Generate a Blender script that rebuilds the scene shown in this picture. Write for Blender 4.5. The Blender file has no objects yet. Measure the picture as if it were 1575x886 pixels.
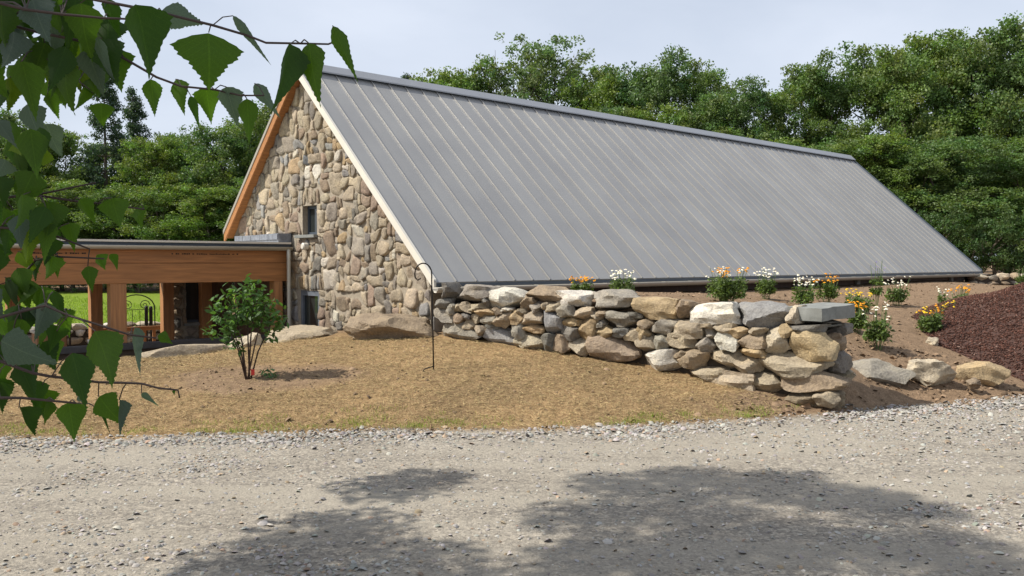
import bpy, bmesh, math, random
import numpy as np
from mathutils import Vector, Matrix, noise as mnoise
sc = bpy.context.scene
COL = sc.collection
R = math.radians
# ------------------------------------------------------------------ camera
F, CX, CY = 1300.0, 787.5, 443.0          # photograph focal length and centre, in its pixels
CAMZ, PITCH = 1.65, R(1.8)
cam = bpy.data.cameras.new("camera"); cam_o = bpy.data.objects.new("camera", cam); COL.objects.link(cam_o)
cam.sensor_width = 36; cam.lens = 36*F/1575; cam.clip_start = .05; cam.clip_end = 2000
cam_o.location = (0, 0, CAMZ); cam_o.rotation_euler = (R(90)-PITCH, 0, 0)
sc.camera = cam_o
# ------------------------------------------------------------------ light
SUN_TRAVEL = Vector((.985*.669, .17*.669, -.743)).normalized()
sun = bpy.data.lights.new("sun", 'SUN'); sun.energy = 5.0; sun.angle = R(.6); sun.color = (1, .95, .86)
sun_o = bpy.data.objects.new("sun", sun); COL.objects.link(sun_o)
sun_o.rotation_euler = SUN_TRAVEL.to_track_quat('-Z', 'Y').to_euler(); sun_o.location = (-20, -5, 20)
w = bpy.data.worlds.new("World"); sc.world = w; w.use_nodes = True
nt = w.node_tree; nt.nodes.clear()
out = nt.nodes.new('ShaderNodeOutputWorld'); mixs = nt.nodes.new('ShaderNodeMixShader')
b1 = nt.nodes.new('ShaderNodeBackground'); b2 = nt.nodes.new('ShaderNodeBackground')
sky = nt.nodes.new('ShaderNodeTexSky'); sky.sky_type = 'NISHITA'; sky.sun_disc = False
sky.sun_elevation = R(48); sky.sun_rotation = R(260.2); sky.dust_density = 2.5; sky.ozone_density = 1.5
b1.inputs[1].default_value = .10
nt.links.new(sky.outputs[0], b1.inputs[0])
b2.inputs[0].default_value = (.80, .87, 1.0, 1); b2.inputs[1].default_value = .82      # thin bright cloud veil
tc = nt.nodes.new('ShaderNodeTexCoord'); mp = nt.nodes.new('ShaderNodeMapping'); mp.inputs['Scale'].default_value = (1, 1, 3.2)
nz = nt.nodes.new('ShaderNodeTexNoise'); nz.inputs['Scale'].default_value = 1.6; nz.inputs['Detail'].default_value = 6; nz.inputs['Distortion'].default_value = .4
rp = nt.nodes.new('ShaderNodeMapRange'); rp.inputs['From Min'].default_value = .3; rp.inputs['From Max'].default_value = .7
rp.inputs['To Min'].default_value = .50; rp.inputs['To Max'].default_value = .92
nt.links.new(tc.outputs['Generated'], mp.inputs[0]); nt.links.new(mp.outputs[0], nz.inputs[0]); nt.links.new(nz.outputs[0], rp.inputs[0])
nt.links.new(rp.outputs[0], mixs.inputs[0]); nt.links.new(b1.outputs[0], mixs.inputs[1]); nt.links.new(b2.outputs[0], mixs.inputs[2])
nt.links.new(mixs.outputs[0], out.inputs[0])
vs = sc.view_settings; vs.view_transform = 'Standard'; vs.look = 'None'; vs.exposure = .28; vs.gamma = 1; vs.use_curve_mapping = False
rng = np.random.default_rng(7); random.seed(7)

# ------------------------------------------------------------------ helpers
def ray(px, py):
    x = (px-CX)/F; u = (CY-py)/F
    return Vector((x, math.cos(PITCH)+u*math.sin(PITCH), -math.sin(PITCH)+u*math.cos(PITCH)))
CAM = Vector((0, 0, CAMZ))
def at(px, py, Y):
    d = ray(px, py); return CAM + d*(Y/d.y)
def sstep(a, b, x):
    t = np.clip((x-a)/(b-a), 0, 1); return t*t*(3-2*t)
def tag(o, label=None, cat=None, group=None, kind=None):
    if label: o['label'] = label
    if cat: o['category'] = cat
    if group: o['group'] = group
    if kind: o['kind'] = kind
    return o
def empty(name, loc=(0, 0, 0), rz=0):
    o = bpy.data.objects.new(name, None); COL.objects.link(o); o.location = loc; o.rotation_euler = (0, 0, rz); o.empty_display_size = .1
    return o
def link(name, me, m, parent=None, smooth=False):
    o = bpy.data.objects.new(name, me); COL.objects.link(o)
    if m and not me.materials: me.materials.append(m)
    if parent: o.parent = parent
    if smooth: me.polygons.foreach_set('use_smooth', [True]*len(me.polygons))
    return o
class MB:
    def __init__(s): s.v = []; s.f = []
    def add(s, vs, fs):
        n = len(s.v); s.v += [tuple(p) for p in vs]; s.f += [tuple(i+n for i in f) for f in fs]; return s
    def box(s, x0, x1, y0, y1, z0, z1):
        return s.add([(x0,y0,z0),(x1,y0,z0),(x1,y1,z0),(x0,y1,z0),(x0,y0,z1),(x1,y0,z1),(x1,y1,z1),(x0,y1,z1)],
            [(0,3,2,1),(4,5,6,7),(0,1,5,4),(1,2,6,5),(2,3,7,6),(3,0,4,7)])
    def prism(s, poly, axis0, axis1):
        """poly: list of (y,z); extruded along x from axis0 to axis1"""
        n = len(poly)
        return s.add([(axis0,y,z) for y,z in poly]+[(axis1,y,z) for y,z in poly],
            [tuple(range(n))[::-1], tuple(range(n,2*n))]+[(i,(i+1)%n,n+(i+1)%n,n+i) for i in range(n)])
    def tube(s, pts, r, k=6):
        pts = [Vector(p) for p in pts]; n = len(pts); rs = r if isinstance(r, (list, tuple)) else [r]*n
        vs = []; ref = Vector((.31,.17,.94)).normalized()
        for i, p in enumerate(pts):
            t = (pts[min(i+1,n-1)]-pts[max(i-1,0)]).normalized()
            a = t.cross(ref)
            if a.length < .05: a = t.cross(Vector((1,0,0)))
            a.normalize(); b = t.cross(a)
            vs += [p+(a*math.cos(2*math.pi*j/k)+b*math.sin(2*math.pi*j/k))*rs[i] for j in range(k)]
        fs = [(i*k+j, i*k+(j+1)%k, (i+1)*k+(j+1)%k, (i+1)*k+j) for i in range(n-1) for j in range(k)]
        fs += [tuple(range(k))[::-1], tuple(range((n-1)*k, n*k))]
        return s.add(vs, fs)
    def mesh(s, name):
        me = bpy.data.meshes.new(name); me.from_pydata(s.v, [], s.f); me.update(); return me
    def build(s, name, m, parent=None, smooth=False, bevel=0):
        me = s.mesh(name)
        if bevel:
            bm = bmesh.new(); bm.from_mesh(me); bmesh.ops.bevel(bm, geom=bm.edges[:], offset=bevel, segments=2, affect='EDGES', profile=.6)
            bm.to_mesh(me); bm.free()
        return link(name, me, m, parent, smooth)
def np_mesh(name, V, Fq, col=None):
    """V (n,3), Fq (m,k) arrays"""
    me = bpy.data.meshes.new(name); k = Fq.shape[1]
    me.vertices.add(len(V)); me.vertices.foreach_set('co', V.astype(np.float32).ravel())
    me.loops.add(Fq.size); me.loops.foreach_set('vertex_index', Fq.astype(np.int32).ravel())
    me.polygons.add(len(Fq)); me.polygons.foreach_set('loop_start', np.arange(0, Fq.size, k, dtype=np.int32))
    me.polygons.foreach_set('loop_total', np.full(len(Fq), k, dtype=np.int32))
    me.update(calc_edges=True)
    if col is not None: set_col(me, col)
    return me
def set_col(me, col, name='col'):
    a = me.color_attributes.new(name, 'FLOAT_COLOR', 'POINT')
    c = np.ones((len(col), 4), np.float32); c[:, :col.shape[1]] = col; a.data.foreach_set('color', c.ravel())
def rand_rot(n, tilt=None):
    """n random rotation matrices; tilt = std of tilt from z axis (radians), None = any"""
    a = rng.uniform(0, 2*math.pi, n); ca, sa = np.cos(a), np.sin(a)
    Z = np.zeros((n,3,3)); Z[:,0,0]=ca; Z[:,0,1]=-sa; Z[:,1,0]=sa; Z[:,1,1]=ca; Z[:,2,2]=1
    q = rng.normal(size=(n,4)) if tilt is None else np.c_[np.ones(n), rng.normal(0,tilt/2,(n,2)), np.zeros(n)]
    q /= np.linalg.norm(q,axis=1)[:,None]; ww,x,y,z = q.T
    Q = np.stack([np.stack([1-2*(y*y+z*z),2*(x*y-z*ww),2*(x*z+y*ww)],1),np.stack([2*(x*y+z*ww),1-2*(x*x+z*z),2*(y*z-x*ww)],1),np.stack([2*(x*z-y*ww),2*(y*z+x*ww),1-2*(x*x+y*y)],1)],1)
    return Q@Z
def scatter(name, bv, bf, P, S, M, col=None):
    """copies of a small shape (bv, bf) at P with scale S (n,3) and rotation M"""
    bv = np.array(bv, float); bf = np.array(bf); n = len(P); k = len(bv)
    V = (bv[None]*S[:,None,:]); V = np.einsum('nij,nkj->nki', M, V)+P[:,None,:]
    Fq = bf[None]+(np.arange(n)*k)[:,None,None]
    return np_mesh(name, V.reshape(-1,3), Fq.reshape(-1, bf.shape[1]), None if col is None else np.repeat(col, k, 0))

# ------------------------------------------------------------------ materials
def newmat(name):
    m = bpy.data.materials.new(name); m.use_nodes = True; n = m.node_tree
    return m, n, n.nodes['Principled BSDF']
def nd(n, t, **kw):
    x = n.nodes.new(t)
    for k, v in kw.items():
        if k in x.inputs: x.inputs[k].default_value = v
        else: setattr(x, k, v)
    return x
def ramp(n, pts):
    r = n.nodes.new('ShaderNodeValToRGB'); e = r.color_ramp.elements
    while len(e) < len(pts): e.new(.5)
    for i, (p, c) in enumerate(pts): e[i].position = p; e[i].color = (*c, 1)
    return r
def mul(n, a, b, blend='MULTIPLY', fac=1):
    x = n.nodes.new('ShaderNodeMixRGB'); x.blend_type = blend; x.inputs[0].default_value = fac
    for i, s in ((1, a), (2, b)):
        if isinstance(s, tuple): x.inputs[i].default_value = (*s, 1)
        else: n.links.new(s, x.inputs[i])
    return x.outputs[0]
def bump(n, b, height, strength=.4, dist=.02):
    x = nd(n, 'ShaderNodeBump', Strength=strength, Distance=dist); n.links.new(height, x.inputs['Height']); n.links.new(x.outputs[0], b.inputs['Normal'])
def plain(name, c, rough=.6, metal=0, var=.25, scale=8, bmp=.15, stretch=None, spec=.4):
    m, n, b = newmat(name)
    tcn = nd(n, 'ShaderNodeTexCoord'); mpn = nd(n, 'ShaderNodeMapping')
    if stretch: mpn.inputs['Scale'].default_value = stretch
    n.links.new(tcn.outputs['Object'], mpn.inputs[0])
    t = nd(n, 'ShaderNodeTexNoise', Scale=scale, Detail=8, Roughness=.65); n.links.new(mpn.outputs[0], t.inputs[0])
    r = ramp(n, [(.3, (1-var,)*3), (.7, (1+var,)*3)]); n.links.new(t.outputs[0], r.inputs[0])
    n.links.new(mul(n, r.outputs[0], c), b.inputs['Base Color'])
    b.inputs['Roughness'].default_value = rough; b.inputs['Metallic'].default_value = metal; b.inputs['Specular IOR Level'].default_value = spec
    if bmp: bump(n, b, t.outputs[0], bmp, .01)
    return m
def stone_mat(name, use_attr=False):
    m, n, b = newmat(name)
    if use_attr: src = nd(n, 'ShaderNodeAttribute', attribute_name='col').outputs['Color']
    else: src = nd(n, 'ShaderNodeObjectInfo').outputs['Color']
    geo = nd(n, 'ShaderNodeNewGeometry')
    t1 = nd(n, 'ShaderNodeTexNoise', Scale=5, Detail=9, Roughness=.7); t2 = nd(n, 'ShaderNodeTexNoise', Scale=38, Detail=5, Roughness=.7)
    t3 = nd(n, 'ShaderNodeTexVoronoi', Scale=70)
    for t in (t1, t2, t3): n.links.new(geo.outputs['Position'], t.inputs['Vector'])
    r1 = ramp(n, [(.28, (.62, .60, .60)), (.5, (1, 1, 1)), (.72, (1.22, 1.18, 1.08))]); n.links.new(t1.outputs[0], r1.inputs[0])
    r2 = ramp(n, [(.3, (.66, .66, .68)), (.55, (1, 1, 1)), (.75, (1.3, 1.28, 1.22))]); n.links.new(t2.outputs[0], r2.inputs[0])
    c = mul(n, src, r1.outputs[0]); c = mul(n, c, r2.outputs[0]); n.links.new(c, b.inputs['Base Color'])
    b.inputs['Roughness'].default_value = .88; b.inputs['Specular IOR Level'].default_value = .25
    ad = nd(n, 'ShaderNodeMath', operation='MULTIPLY_ADD'); ad.inputs[1].default_value = .35
    n.links.new(t2.outputs[0], ad.inputs[0]); n.links.new(t1.outputs[0], ad.inputs[2])
    bump(n, b, ad.outputs[0], .9, .05)
    return m
def leaf_mat(name, base, trans=.35, attr=True, rough=.5):
    m, n, b = newmat(name)
    src = nd(n, 'ShaderNodeAttribute', attribute_name='col').outputs['Color'] if attr else nd(n, 'ShaderNodeObjectInfo').outputs['Color']
    c = mul(n, src, base)
    if not attr:
        t = nd(n, 'ShaderNodeTexNoise', Scale=60, Detail=4); r = ramp(n, [(.3, (.75,.78,.7)), (.7, (1.2,1.2,1.2))]); n.links.new(t.outputs[0], r.inputs[0]); c = mul(n, c, r.outputs[0])
        # pale midrib and slanting side veins, in the blade's own coordinates
        tcn = nd(n, 'ShaderNodeTexCoord'); sx = nd(n, 'ShaderNodeSeparateXYZ'); n.links.new(tcn.outputs['Object'], sx.inputs[0])
        ab = nd(n, 'ShaderNodeMath', operation='ABSOLUTE'); n.links.new(sx.outputs[0], ab.inputs[0])
        v1 = nd(n, 'ShaderNodeMath', operation='MULTIPLY_ADD'); n.links.new(ab.outputs[0], v1.inputs[0]); v1.inputs[1].default_value = .75; n.links.new(sx.outputs[2], v1.inputs[2])
        v2 = nd(n, 'ShaderNodeMath', operation='MULTIPLY'); n.links.new(v1.outputs[0], v2.inputs[0]); v2.inputs[1].default_value = 52
        v3 = nd(n, 'ShaderNodeMath', operation='SINE'); n.links.new(v2.outputs[0], v3.inputs[0])
        rv = ramp(n, [(.88, (1, 1, 1)), (.99, (1.16, 1.15, 1.1))]); n.links.new(v3.outputs[0], rv.inputs[0]); c = mul(n, c, rv.outputs[0])
        rm = ramp(n, [(.006, (1.3, 1.25, 1.2)), (.022, (1, 1, 1))]); n.links.new(ab.outputs[0], rm.inputs[0]); c = mul(n, c, rm.outputs[0])
    n.links.new(c, b.inputs['Base Color']); b.inputs['Roughness'].default_value = rough; b.inputs['Specular IOR Level'].default_value = .35
    tr = nd(n, 'ShaderNodeBsdfTranslucent'); n.links.new(mul(n, c, (1.25, 1.35, .55)), tr.inputs[0])
    mx = nd(n, 'ShaderNodeMixShader'); mx.inputs[0].default_value = trans
    n.links.new(b.outputs[0], mx.inputs[1]); n.links.new(tr.outputs[0], mx.inputs[2]); n.links.new(mx.outputs[0], n.nodes['Material Output'].inputs[0])
    return m
def attr_mat(name, rough=.9, var=.2, scale=60):
    m, n, b = newmat(name); s = nd(n, 'ShaderNodeAttribute', attribute_name='col').outputs['Color']
    t = nd(n, 'ShaderNodeTexNoise', Scale=scale, Detail=4); r = ramp(n, [(.3, (1-var,)*3), (.7, (1+var,)*3)]); n.links.new(t.outputs[0], r.inputs[0])
    n.links.new(mul(n, s, r.outputs[0]), b.inputs['Base Color']); b.inputs['Roughness'].default_value = rough; b.inputs['Specular IOR Level'].default_value = .2
    return m
def wood_mat(name, c, stretch=(.6, 9, 9), var=.28):
    m, n, b = newmat(name); tcn = nd(n, 'ShaderNodeTexCoord'); mpn = nd(n, 'ShaderNodeMapping'); mpn.inputs['Scale'].default_value = stretch
    n.links.new(tcn.outputs['Object'], mpn.inputs[0]); t = nd(n, 'ShaderNodeTexNoise', Scale=3, Detail=8, Distortion=.6); n.links.new(mpn.outputs[0], t.inputs[0])
    r = ramp(n, [(.3, tuple(x*(1-var) for x in c)), (.55, c), (.75, tuple(min(1, x*(1+var)) for x in c))]); n.links.new(t.outputs[0], r.inputs[0])
    n.links.new(r.outputs[0], b.inputs['Base Color']); b.inputs['Roughness'].default_value = .6; bump(n, b, t.outputs[0], .15, .005)
    return m
M_stone = stone_mat('fieldstone'); M_stone_a = stone_mat('fieldstone_mix', True)
M_mortar = plain('mortar', (.30, .255, .195), .95, scale=25, bmp=.5)
M_conc = plain('concrete', (.34, .32, .29), .9, scale=12, bmp=.25)
M_core = plain('wall_core', (.055, .043, .032), .95, scale=14, bmp=.5)  # dark fill: shade of the gaps between stones put into the colour
M_metal, _n, _b = newmat('roof_metal')
_oi = nd(_n, 'ShaderNodeObjectInfo'); _g = nd(_n, 'ShaderNodeNewGeometry'); _r = ramp(_n, [(0, (.272, .266, .256)), (1, (.305, .299, .288))]); _n.links.new(_oi.outputs['Random'], _r.inputs[0])
_t = nd(_n, 'ShaderNodeTexNoise', Scale=1.1, Detail=5); _n.links.new(_g.outputs['Position'], _t.inputs[0]); _q = ramp(_n, [(.3, (.93,.93,.94)), (.7, (1.06,1.06,1.05))]); _n.links.new(_t.outputs[0], _q.inputs[0])
_n.links.new(mul(_n, _r.outputs[0], _q.outputs[0]), _b.inputs['Base Color']); _b.inputs['Roughness'].default_value = .42; _b.inputs['Metallic'].default_value = .2
_t2 = nd(_n, 'ShaderNodeTexNoise', Scale=2.6, Detail=2); _n.links.new(_g.outputs['Position'], _t2.inputs[0]); bump(_n, _b, _t2.outputs[0], .25, .02)
M_cap = plain('ridge_metal', (.33, .335, .345), .38, .5, var=.05, scale=3, bmp=.02)
M_white = plain('cream_trim', (.62, .58, .50), .5, var=.05, scale=4, bmp=.03)
M_gutter = plain('gutter_metal', (.36, .33, .28), .4, .3, var=.08, scale=4, bmp=.03)
M_gutter2 = plain('pale_gutter', (.48, .45, .37), .4, .2, var=.08, scale=4, bmp=.03)
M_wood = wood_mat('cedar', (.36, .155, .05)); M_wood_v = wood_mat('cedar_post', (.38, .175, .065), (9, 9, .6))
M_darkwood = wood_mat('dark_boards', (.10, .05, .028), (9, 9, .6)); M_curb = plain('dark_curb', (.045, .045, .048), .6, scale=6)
M_flash = plain('slate_flashing', (.19, .205, .235), .5, .2, var=.35, scale=9, bmp=.3)
M_frame = plain('dark_frame', (.05, .065, .085), .5, var=.1)
M_iron = plain('black_iron', (.022, .018, .016), .5, .5, var=.3, scale=20)
M_slate = plain('slate', (.20, .205, .19), .85, var=.2, scale=10, bmp=.4)
M_bark = plain('bark', (.085, .068, .052), .95, var=.4, scale=12, bmp=.8, stretch=(3, 3, .6))
M_twig = plain('twig_bark', (.055, .035, .028), .7, var=.3, scale=40)
M_leaf = leaf_mat('tree_leaves', (1.45, 1.38, 1.7), .36); M_bleaf = leaf_mat('birch_leaf', (1, 1, 1), .58, attr=False, rough=.6)
M_attr = attr_mat('loose_bits'); M_petal = attr_mat('petals', .6, .08)
gm, gn, gb = newmat('window_glass'); gb.inputs['Base Color'].default_value = (.02, .025, .025, 1); gb.inputs['Roughness'].default_value = .06; gb.inputs['Specular IOR Level'].default_value = .8
_t = nd(gn, 'ShaderNodeTexNoise', Scale=2.5); bump(gn, gb, _t.outputs[0], .03, .02); M_glass = gm
def ground_mat():
    m, n, b = newmat('ground_cover'); at_ = nd(n, 'ShaderNodeAttribute', attribute_name='mask'); sep = nd(n, 'ShaderNodeSeparateColor'); n.links.new(at_.outputs['Color'], sep.inputs[0])
    geo = nd(n, 'ShaderNodeNewGeometry')
    def noise(scale, det=6, rough=.65):
        t = nd(n, 'ShaderNodeTexNoise', Scale=scale, Detail=det, Roughness=rough); n.links.new(geo.outputs['Position'], t.inputs[0]); return t.outputs[0]
    def rmp(src, pts): r = ramp(n, pts); n.links.new(src, r.inputs[0]); return r.outputs[0]
    big, mid, fine = noise(.9, 4), noise(9), noise(55, 4, .75)
    vor = nd(n, 'ShaderNodeTexVoronoi', Scale=42); n.links.new(geo.outputs['Position'], vor.inputs[0])
    vsep = nd(n, 'ShaderNodeSeparateColor'); n.links.new(vor.outputs['Color'], vsep.inputs[0])
    grav = rmp(fine, [(.3, (.19,.168,.138)), (.5, (.295,.266,.222)), (.72, (.40,.37,.32))])
    grav = mul(n, grav, rmp(vsep.outputs[0], [(.0, (.68,.68,.7)), (.6, (1,1,1)), (1, (1.35,1.34,1.32))]))
    grav = mul(n, grav, rmp(big, [(.35, (.86,.84,.82)), (.65, (1.1,1.09,1.07))]))
    mpg = nd(n, 'ShaderNodeMapping'); mpg.inputs['Scale'].default_value = (.22, 1.5, 1); mpg.inputs['Rotation'].default_value = (0, 0, -.12); n.links.new(geo.outputs['Position'], mpg.inputs[0])
    trk = nd(n, 'ShaderNodeTexNoise', Scale=1.3, Detail=5, Distortion=.5); n.links.new(mpg.outputs[0], trk.inputs[0])
    dust = mul(n, (.345,.308,.25), rmp(fine, [(.25, (.78,.78,.78)), (.75, (1.15,1.15,1.15))])); mg = n.nodes.new('ShaderNodeMixRGB'); n.links.new(rmp(trk.outputs[0], [(.42, (0,0,0)), (.62, (.85,.85,.85))]), mg.inputs[0]); n.links.new(grav, mg.inputs[1]); n.links.new(dust, mg.inputs[2]); grav = mg.outputs[0]
    straw = rmp(fine, [(.28, (.13,.08,.042)), (.5, (.275,.188,.1)), (.74, (.45,.345,.205))])
    straw = mul(n, straw, rmp(mid, [(.3, (.72,.68,.66)), (.65, (1.12,1.1,1.08))]))
    straw = mul(n, straw, rmp(big, [(.33, (.74,.74,.72)), (.67, (1.18,1.16,1.1))]))
    soil = rmp(fine, [(.28, (.115,.075,.047)), (.5, (.225,.155,.098)), (.74, (.33,.24,.16))])
    soil = mul(n, soil, rmp(mid, [(.3, (.7,.68,.66)), (.65, (1.15,1.13,1.1))]))
    gras = rmp(mid, [(.3, (.10,.155,.014)), (.7, (.21,.28,.03))]); gras = mul(n, gras, rmp(fine, [(.3, (.7,.7,.7)), (.7, (1.2,1.2,1.2))]))
    def mixc(a, bb, f): x = n.nodes.new('ShaderNodeMixRGB'); n.links.new(f, x.inputs[0]); n.links.new(a, x.inputs[1]); n.links.new(bb, x.inputs[2]); return x.outputs[0]
    c = mixc(straw, grav, sep.outputs[0]); c = mixc(c, soil, sep.outputs[1]); c = mixc(c, gras, sep.outputs[2])
    n.links.new(c, b.inputs['Base Color']); b.inputs['Roughness'].default_value = .95; b.inputs['Specular IOR Level'].default_value = .15
    ad = nd(n, 'ShaderNodeMath', operation='MULTIPLY_ADD'); ad.inputs[1].default_value = .4; n.links.new(fine, ad.inputs[0]); n.links.new(mid, ad.inputs[2])
    bump(n, b, ad.outputs[0], .75, .04)
    return m
M_ground = ground_mat()

# ------------------------------------------------------------------ building frame (x along ridge, y to the far side)
BO = Vector((-3.77, 14.73, 0)); BA = R(41.5); BE = Vector((math.cos(BA), math.sin(BA), 0)); BD = Vector((-math.sin(BA), math.cos(BA), 0))
def w2l(p): q = Vector(p)-BO; return Vector((q.dot(BE), q.dot(BD), p[2]))
def l2w(x, y, z=0): return BO+BE*x+BD*y+Vector((0, 0, z))
def gable_hit(px, py, a=.16):
    d = ray(px, py); t = (a-(CAM-BO).dot(BE))/d.dot(BE); return w2l(CAM+d*t)
RIDGE, SR, SL, YR, YL, LEN = 5.04, .904, .917, -4.05, 3.03, 19.9

# ------------------------------------------------------------------ terrain
EX = np.array([-40, -10, -4.76, -3.59, -1.19, .08, 1.39, 2.1, 2.86, 3.8, 5.7, 6.63, 12, 40]); EY = np.array([4.5, 7.2, 7.86, 7.94, 8.25, 8.25, 8.48, 8.72, 8.92, 9.3, 10.0, 10.5, 13.2, 24])
def edge(X): return np.interp(X, EX, EY)
LX = np.array([-40, -14, -9, -6.3, -5.4, -4.6, -2.6, -1.9, -1.0]); LY = np.array([2, 6.2, 9.3, 11.15, 12.0, 12.75, 13.0, 12.9, 12.6])
WA, WM, WB, WC = (-.96, 11.6), (1.6, 10.5), (3.35, 9.3), (4.0, 9.85)      # retaining wall, front line and end
def tps(pts):
    P = np.array(pts, float); n = len(P); K = lambda r2: .5*r2*np.log(r2+1e-9)
    D = ((P[:,None,:2]-P[None,:,:2])**2).sum(-1); A = np.zeros((n+3,n+3)); A[:n,:n] = K(D)+np.eye(n)*.05; A[:n,n] = 1; A[:n,n+1:] = P[:,:2]; A[n:,:n] = A[:n,n:].T
    s = np.linalg.solve(A, np.r_[P[:,2], 0, 0, 0])
    def f(X, Y):
        r = s[n]+s[n+1]*X+s[n+2]*Y
        for i in range(n): r = r+s[i]*K((X-P[i,0])**2+(Y-P[i,1])**2)
        return r
    return f
lawn_f = tps([(-.96,11.6,.6),(.3,11.1,.5),(1.6,10.5,.33),(2.5,9.95,.22),(3.35,9.3,.08),(-3.08,9.9,.28),(-4.8,12.4,.3),(-5.9,11,.31),(-6.4,10.5,.25),(-1.7,11.8,.56),(-3.2,12.8,.52),(-9,8.6,.1),(-2,9.9,.3),(0,9.6,.25),(-12,7.4,.05)]
              +[(x, np.interp(x, EX, EY)+.1, .02) for x in (-9,-4.76,-2.4,0,1.4,2.8)])
bed_f = tps([(0,12.6,1.12),(3,15.3,1.08),(8,19.7,1.07),(13,24.2,1.06),(.9,11.2,1.12),(2,10.75,1.04),(3,10.3,.9),(4.5,13,.97),(5.06,11.7,.52),(4.2,10.2,.25),(4.7,10.6,.2),(6,10.9,.16),(7.35,14,.68),(13.7,24,.97),(9,13,.45),(12,16,.6),(16,22,.9),(20,30,1.0),(4.2,9.95,.12),(5.7,10.4,.04),(8,12,.12),(12,13.9,.1),(16,16,.3)])
def segd(X, Y, a, b):
    """along and across (positive = behind, away from camera) of segment a-b"""
    dx, dy = b[0]-a[0], b[1]-a[1]; L = math.hypot(dx, dy); dx /= L; dy /= L
    return (X-a[0])*dx+(Y-a[1])*dy, -(X-a[0])*dy+(Y-a[1])*dx, L
def terr(X, Y):
    X = np.asarray(X, float); Y = np.asarray(Y, float)
    a = (X-BO.x)*BE.x+(Y-BO.y)*BE.y; y = (X-BO.x)*BD.x+(Y-BO.y)*BD.y
    dE = Y-edge(X)
    Xc, Yc = np.clip(X, -14, 22), np.clip(Y, 4, 32)
    zl = np.clip(lawn_f(Xc, Yc), -.1, .75)*sstep(-.05, .7, dE)
    zb = np.clip(bed_f(Xc, Yc), 0, 1.2)*sstep(-.05, .5, dE)
    s2, d2, L2 = segd(X, Y, WM, WB); s1, d1, L1 = segd(X, Y, WA, WM)
    d = np.where(s2 > 0, d2, d1); h = .13+np.maximum(0, s2-L2)*.7
    # inner wall line, half a wall behind the face
    wb = sstep(-h, h, d-.28)
    z = zl*(1-wb)+zb*wb
    right = (y < -3.2)
    # courtyard (sunk) and meadow, both left of the gable plane
    sunk = sstep(0, .45, Y-np.interp(X, LX, LY))*(1-sstep(.3, .5, a))
    left = 1-sstep(-1.35, -1.1, X-0*Y) if False else (a < .5)
    zz = np.where(left & (y > -4.3), zl*(1-sunk)+(-.92)*sunk, z)
    mead = sstep(5.55, 5.75, y)*(1-sstep(2.0, 2.5, a)*(y < 5.5))
    z = np.where((a < .5) & (y > -4.3), zz, np.where(y > -3.6, np.where(a < LEN, np.where(y < 2.9, -.3, .1), .6), z))
    z = np.where((a < 2.5) & (y > 2.9), z*(1-mead)+.1*mead, z)
    far = sstep(26, 34, Y)*(y > 2.9)
    z = z*(1-far)+far*(.1+.8*sstep(0, 14, X))
    z = np.where((a >= LEN) & (y > -3.6), .1+.85*sstep(0, 14, X), z)
    return z
def terr1(x, y): return float(terr(np.array([x]), np.array([y]))[0])
def ground_hit(px, py, y0=4, y1=60):
    d = ray(px, py); ys = np.arange(y0, y1, .02); t = ys/d.y; X = d.x*t; Z = CAMZ+d.z*t
    k = np.nonzero(Z <= terr(X, ys))[0]
    k = k[0] if len(k) else len(ys)-1
    return Vector((X[k], ys[k], terr1(X[k], ys[k])))
def fbm(X, Y, sc_, seed=0):
    r = np.zeros_like(X); 
    for i, (fx, fy, ph) in enumerate([(1,.3,.1),(-.4,1.1,1.7),(1.7,1.3,3.1),(-2.1,1.6,.7),(3.3,-2.2,2.2),(2.6,3.9,5.1)]):
        r += np.sin((X*fx+Y*fy)*sc_*(1+.37*seed)+ph+seed*2.3)/(1+i*.5)
    return r/2.6
def graded(lo, hi, step, far_lo, far_hi):
    c = list(np.arange(lo, hi, step)); s = step
    x = lo
    L = []
    while x > far_lo: s *= 1.25; x -= s; L.append(x)
    s = step; x = c[-1]; Rr = []
    while x < far_hi: s *= 1.25; x += s; Rr.append(x)
    return np.array(L[::-1]+c+Rr)
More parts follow.
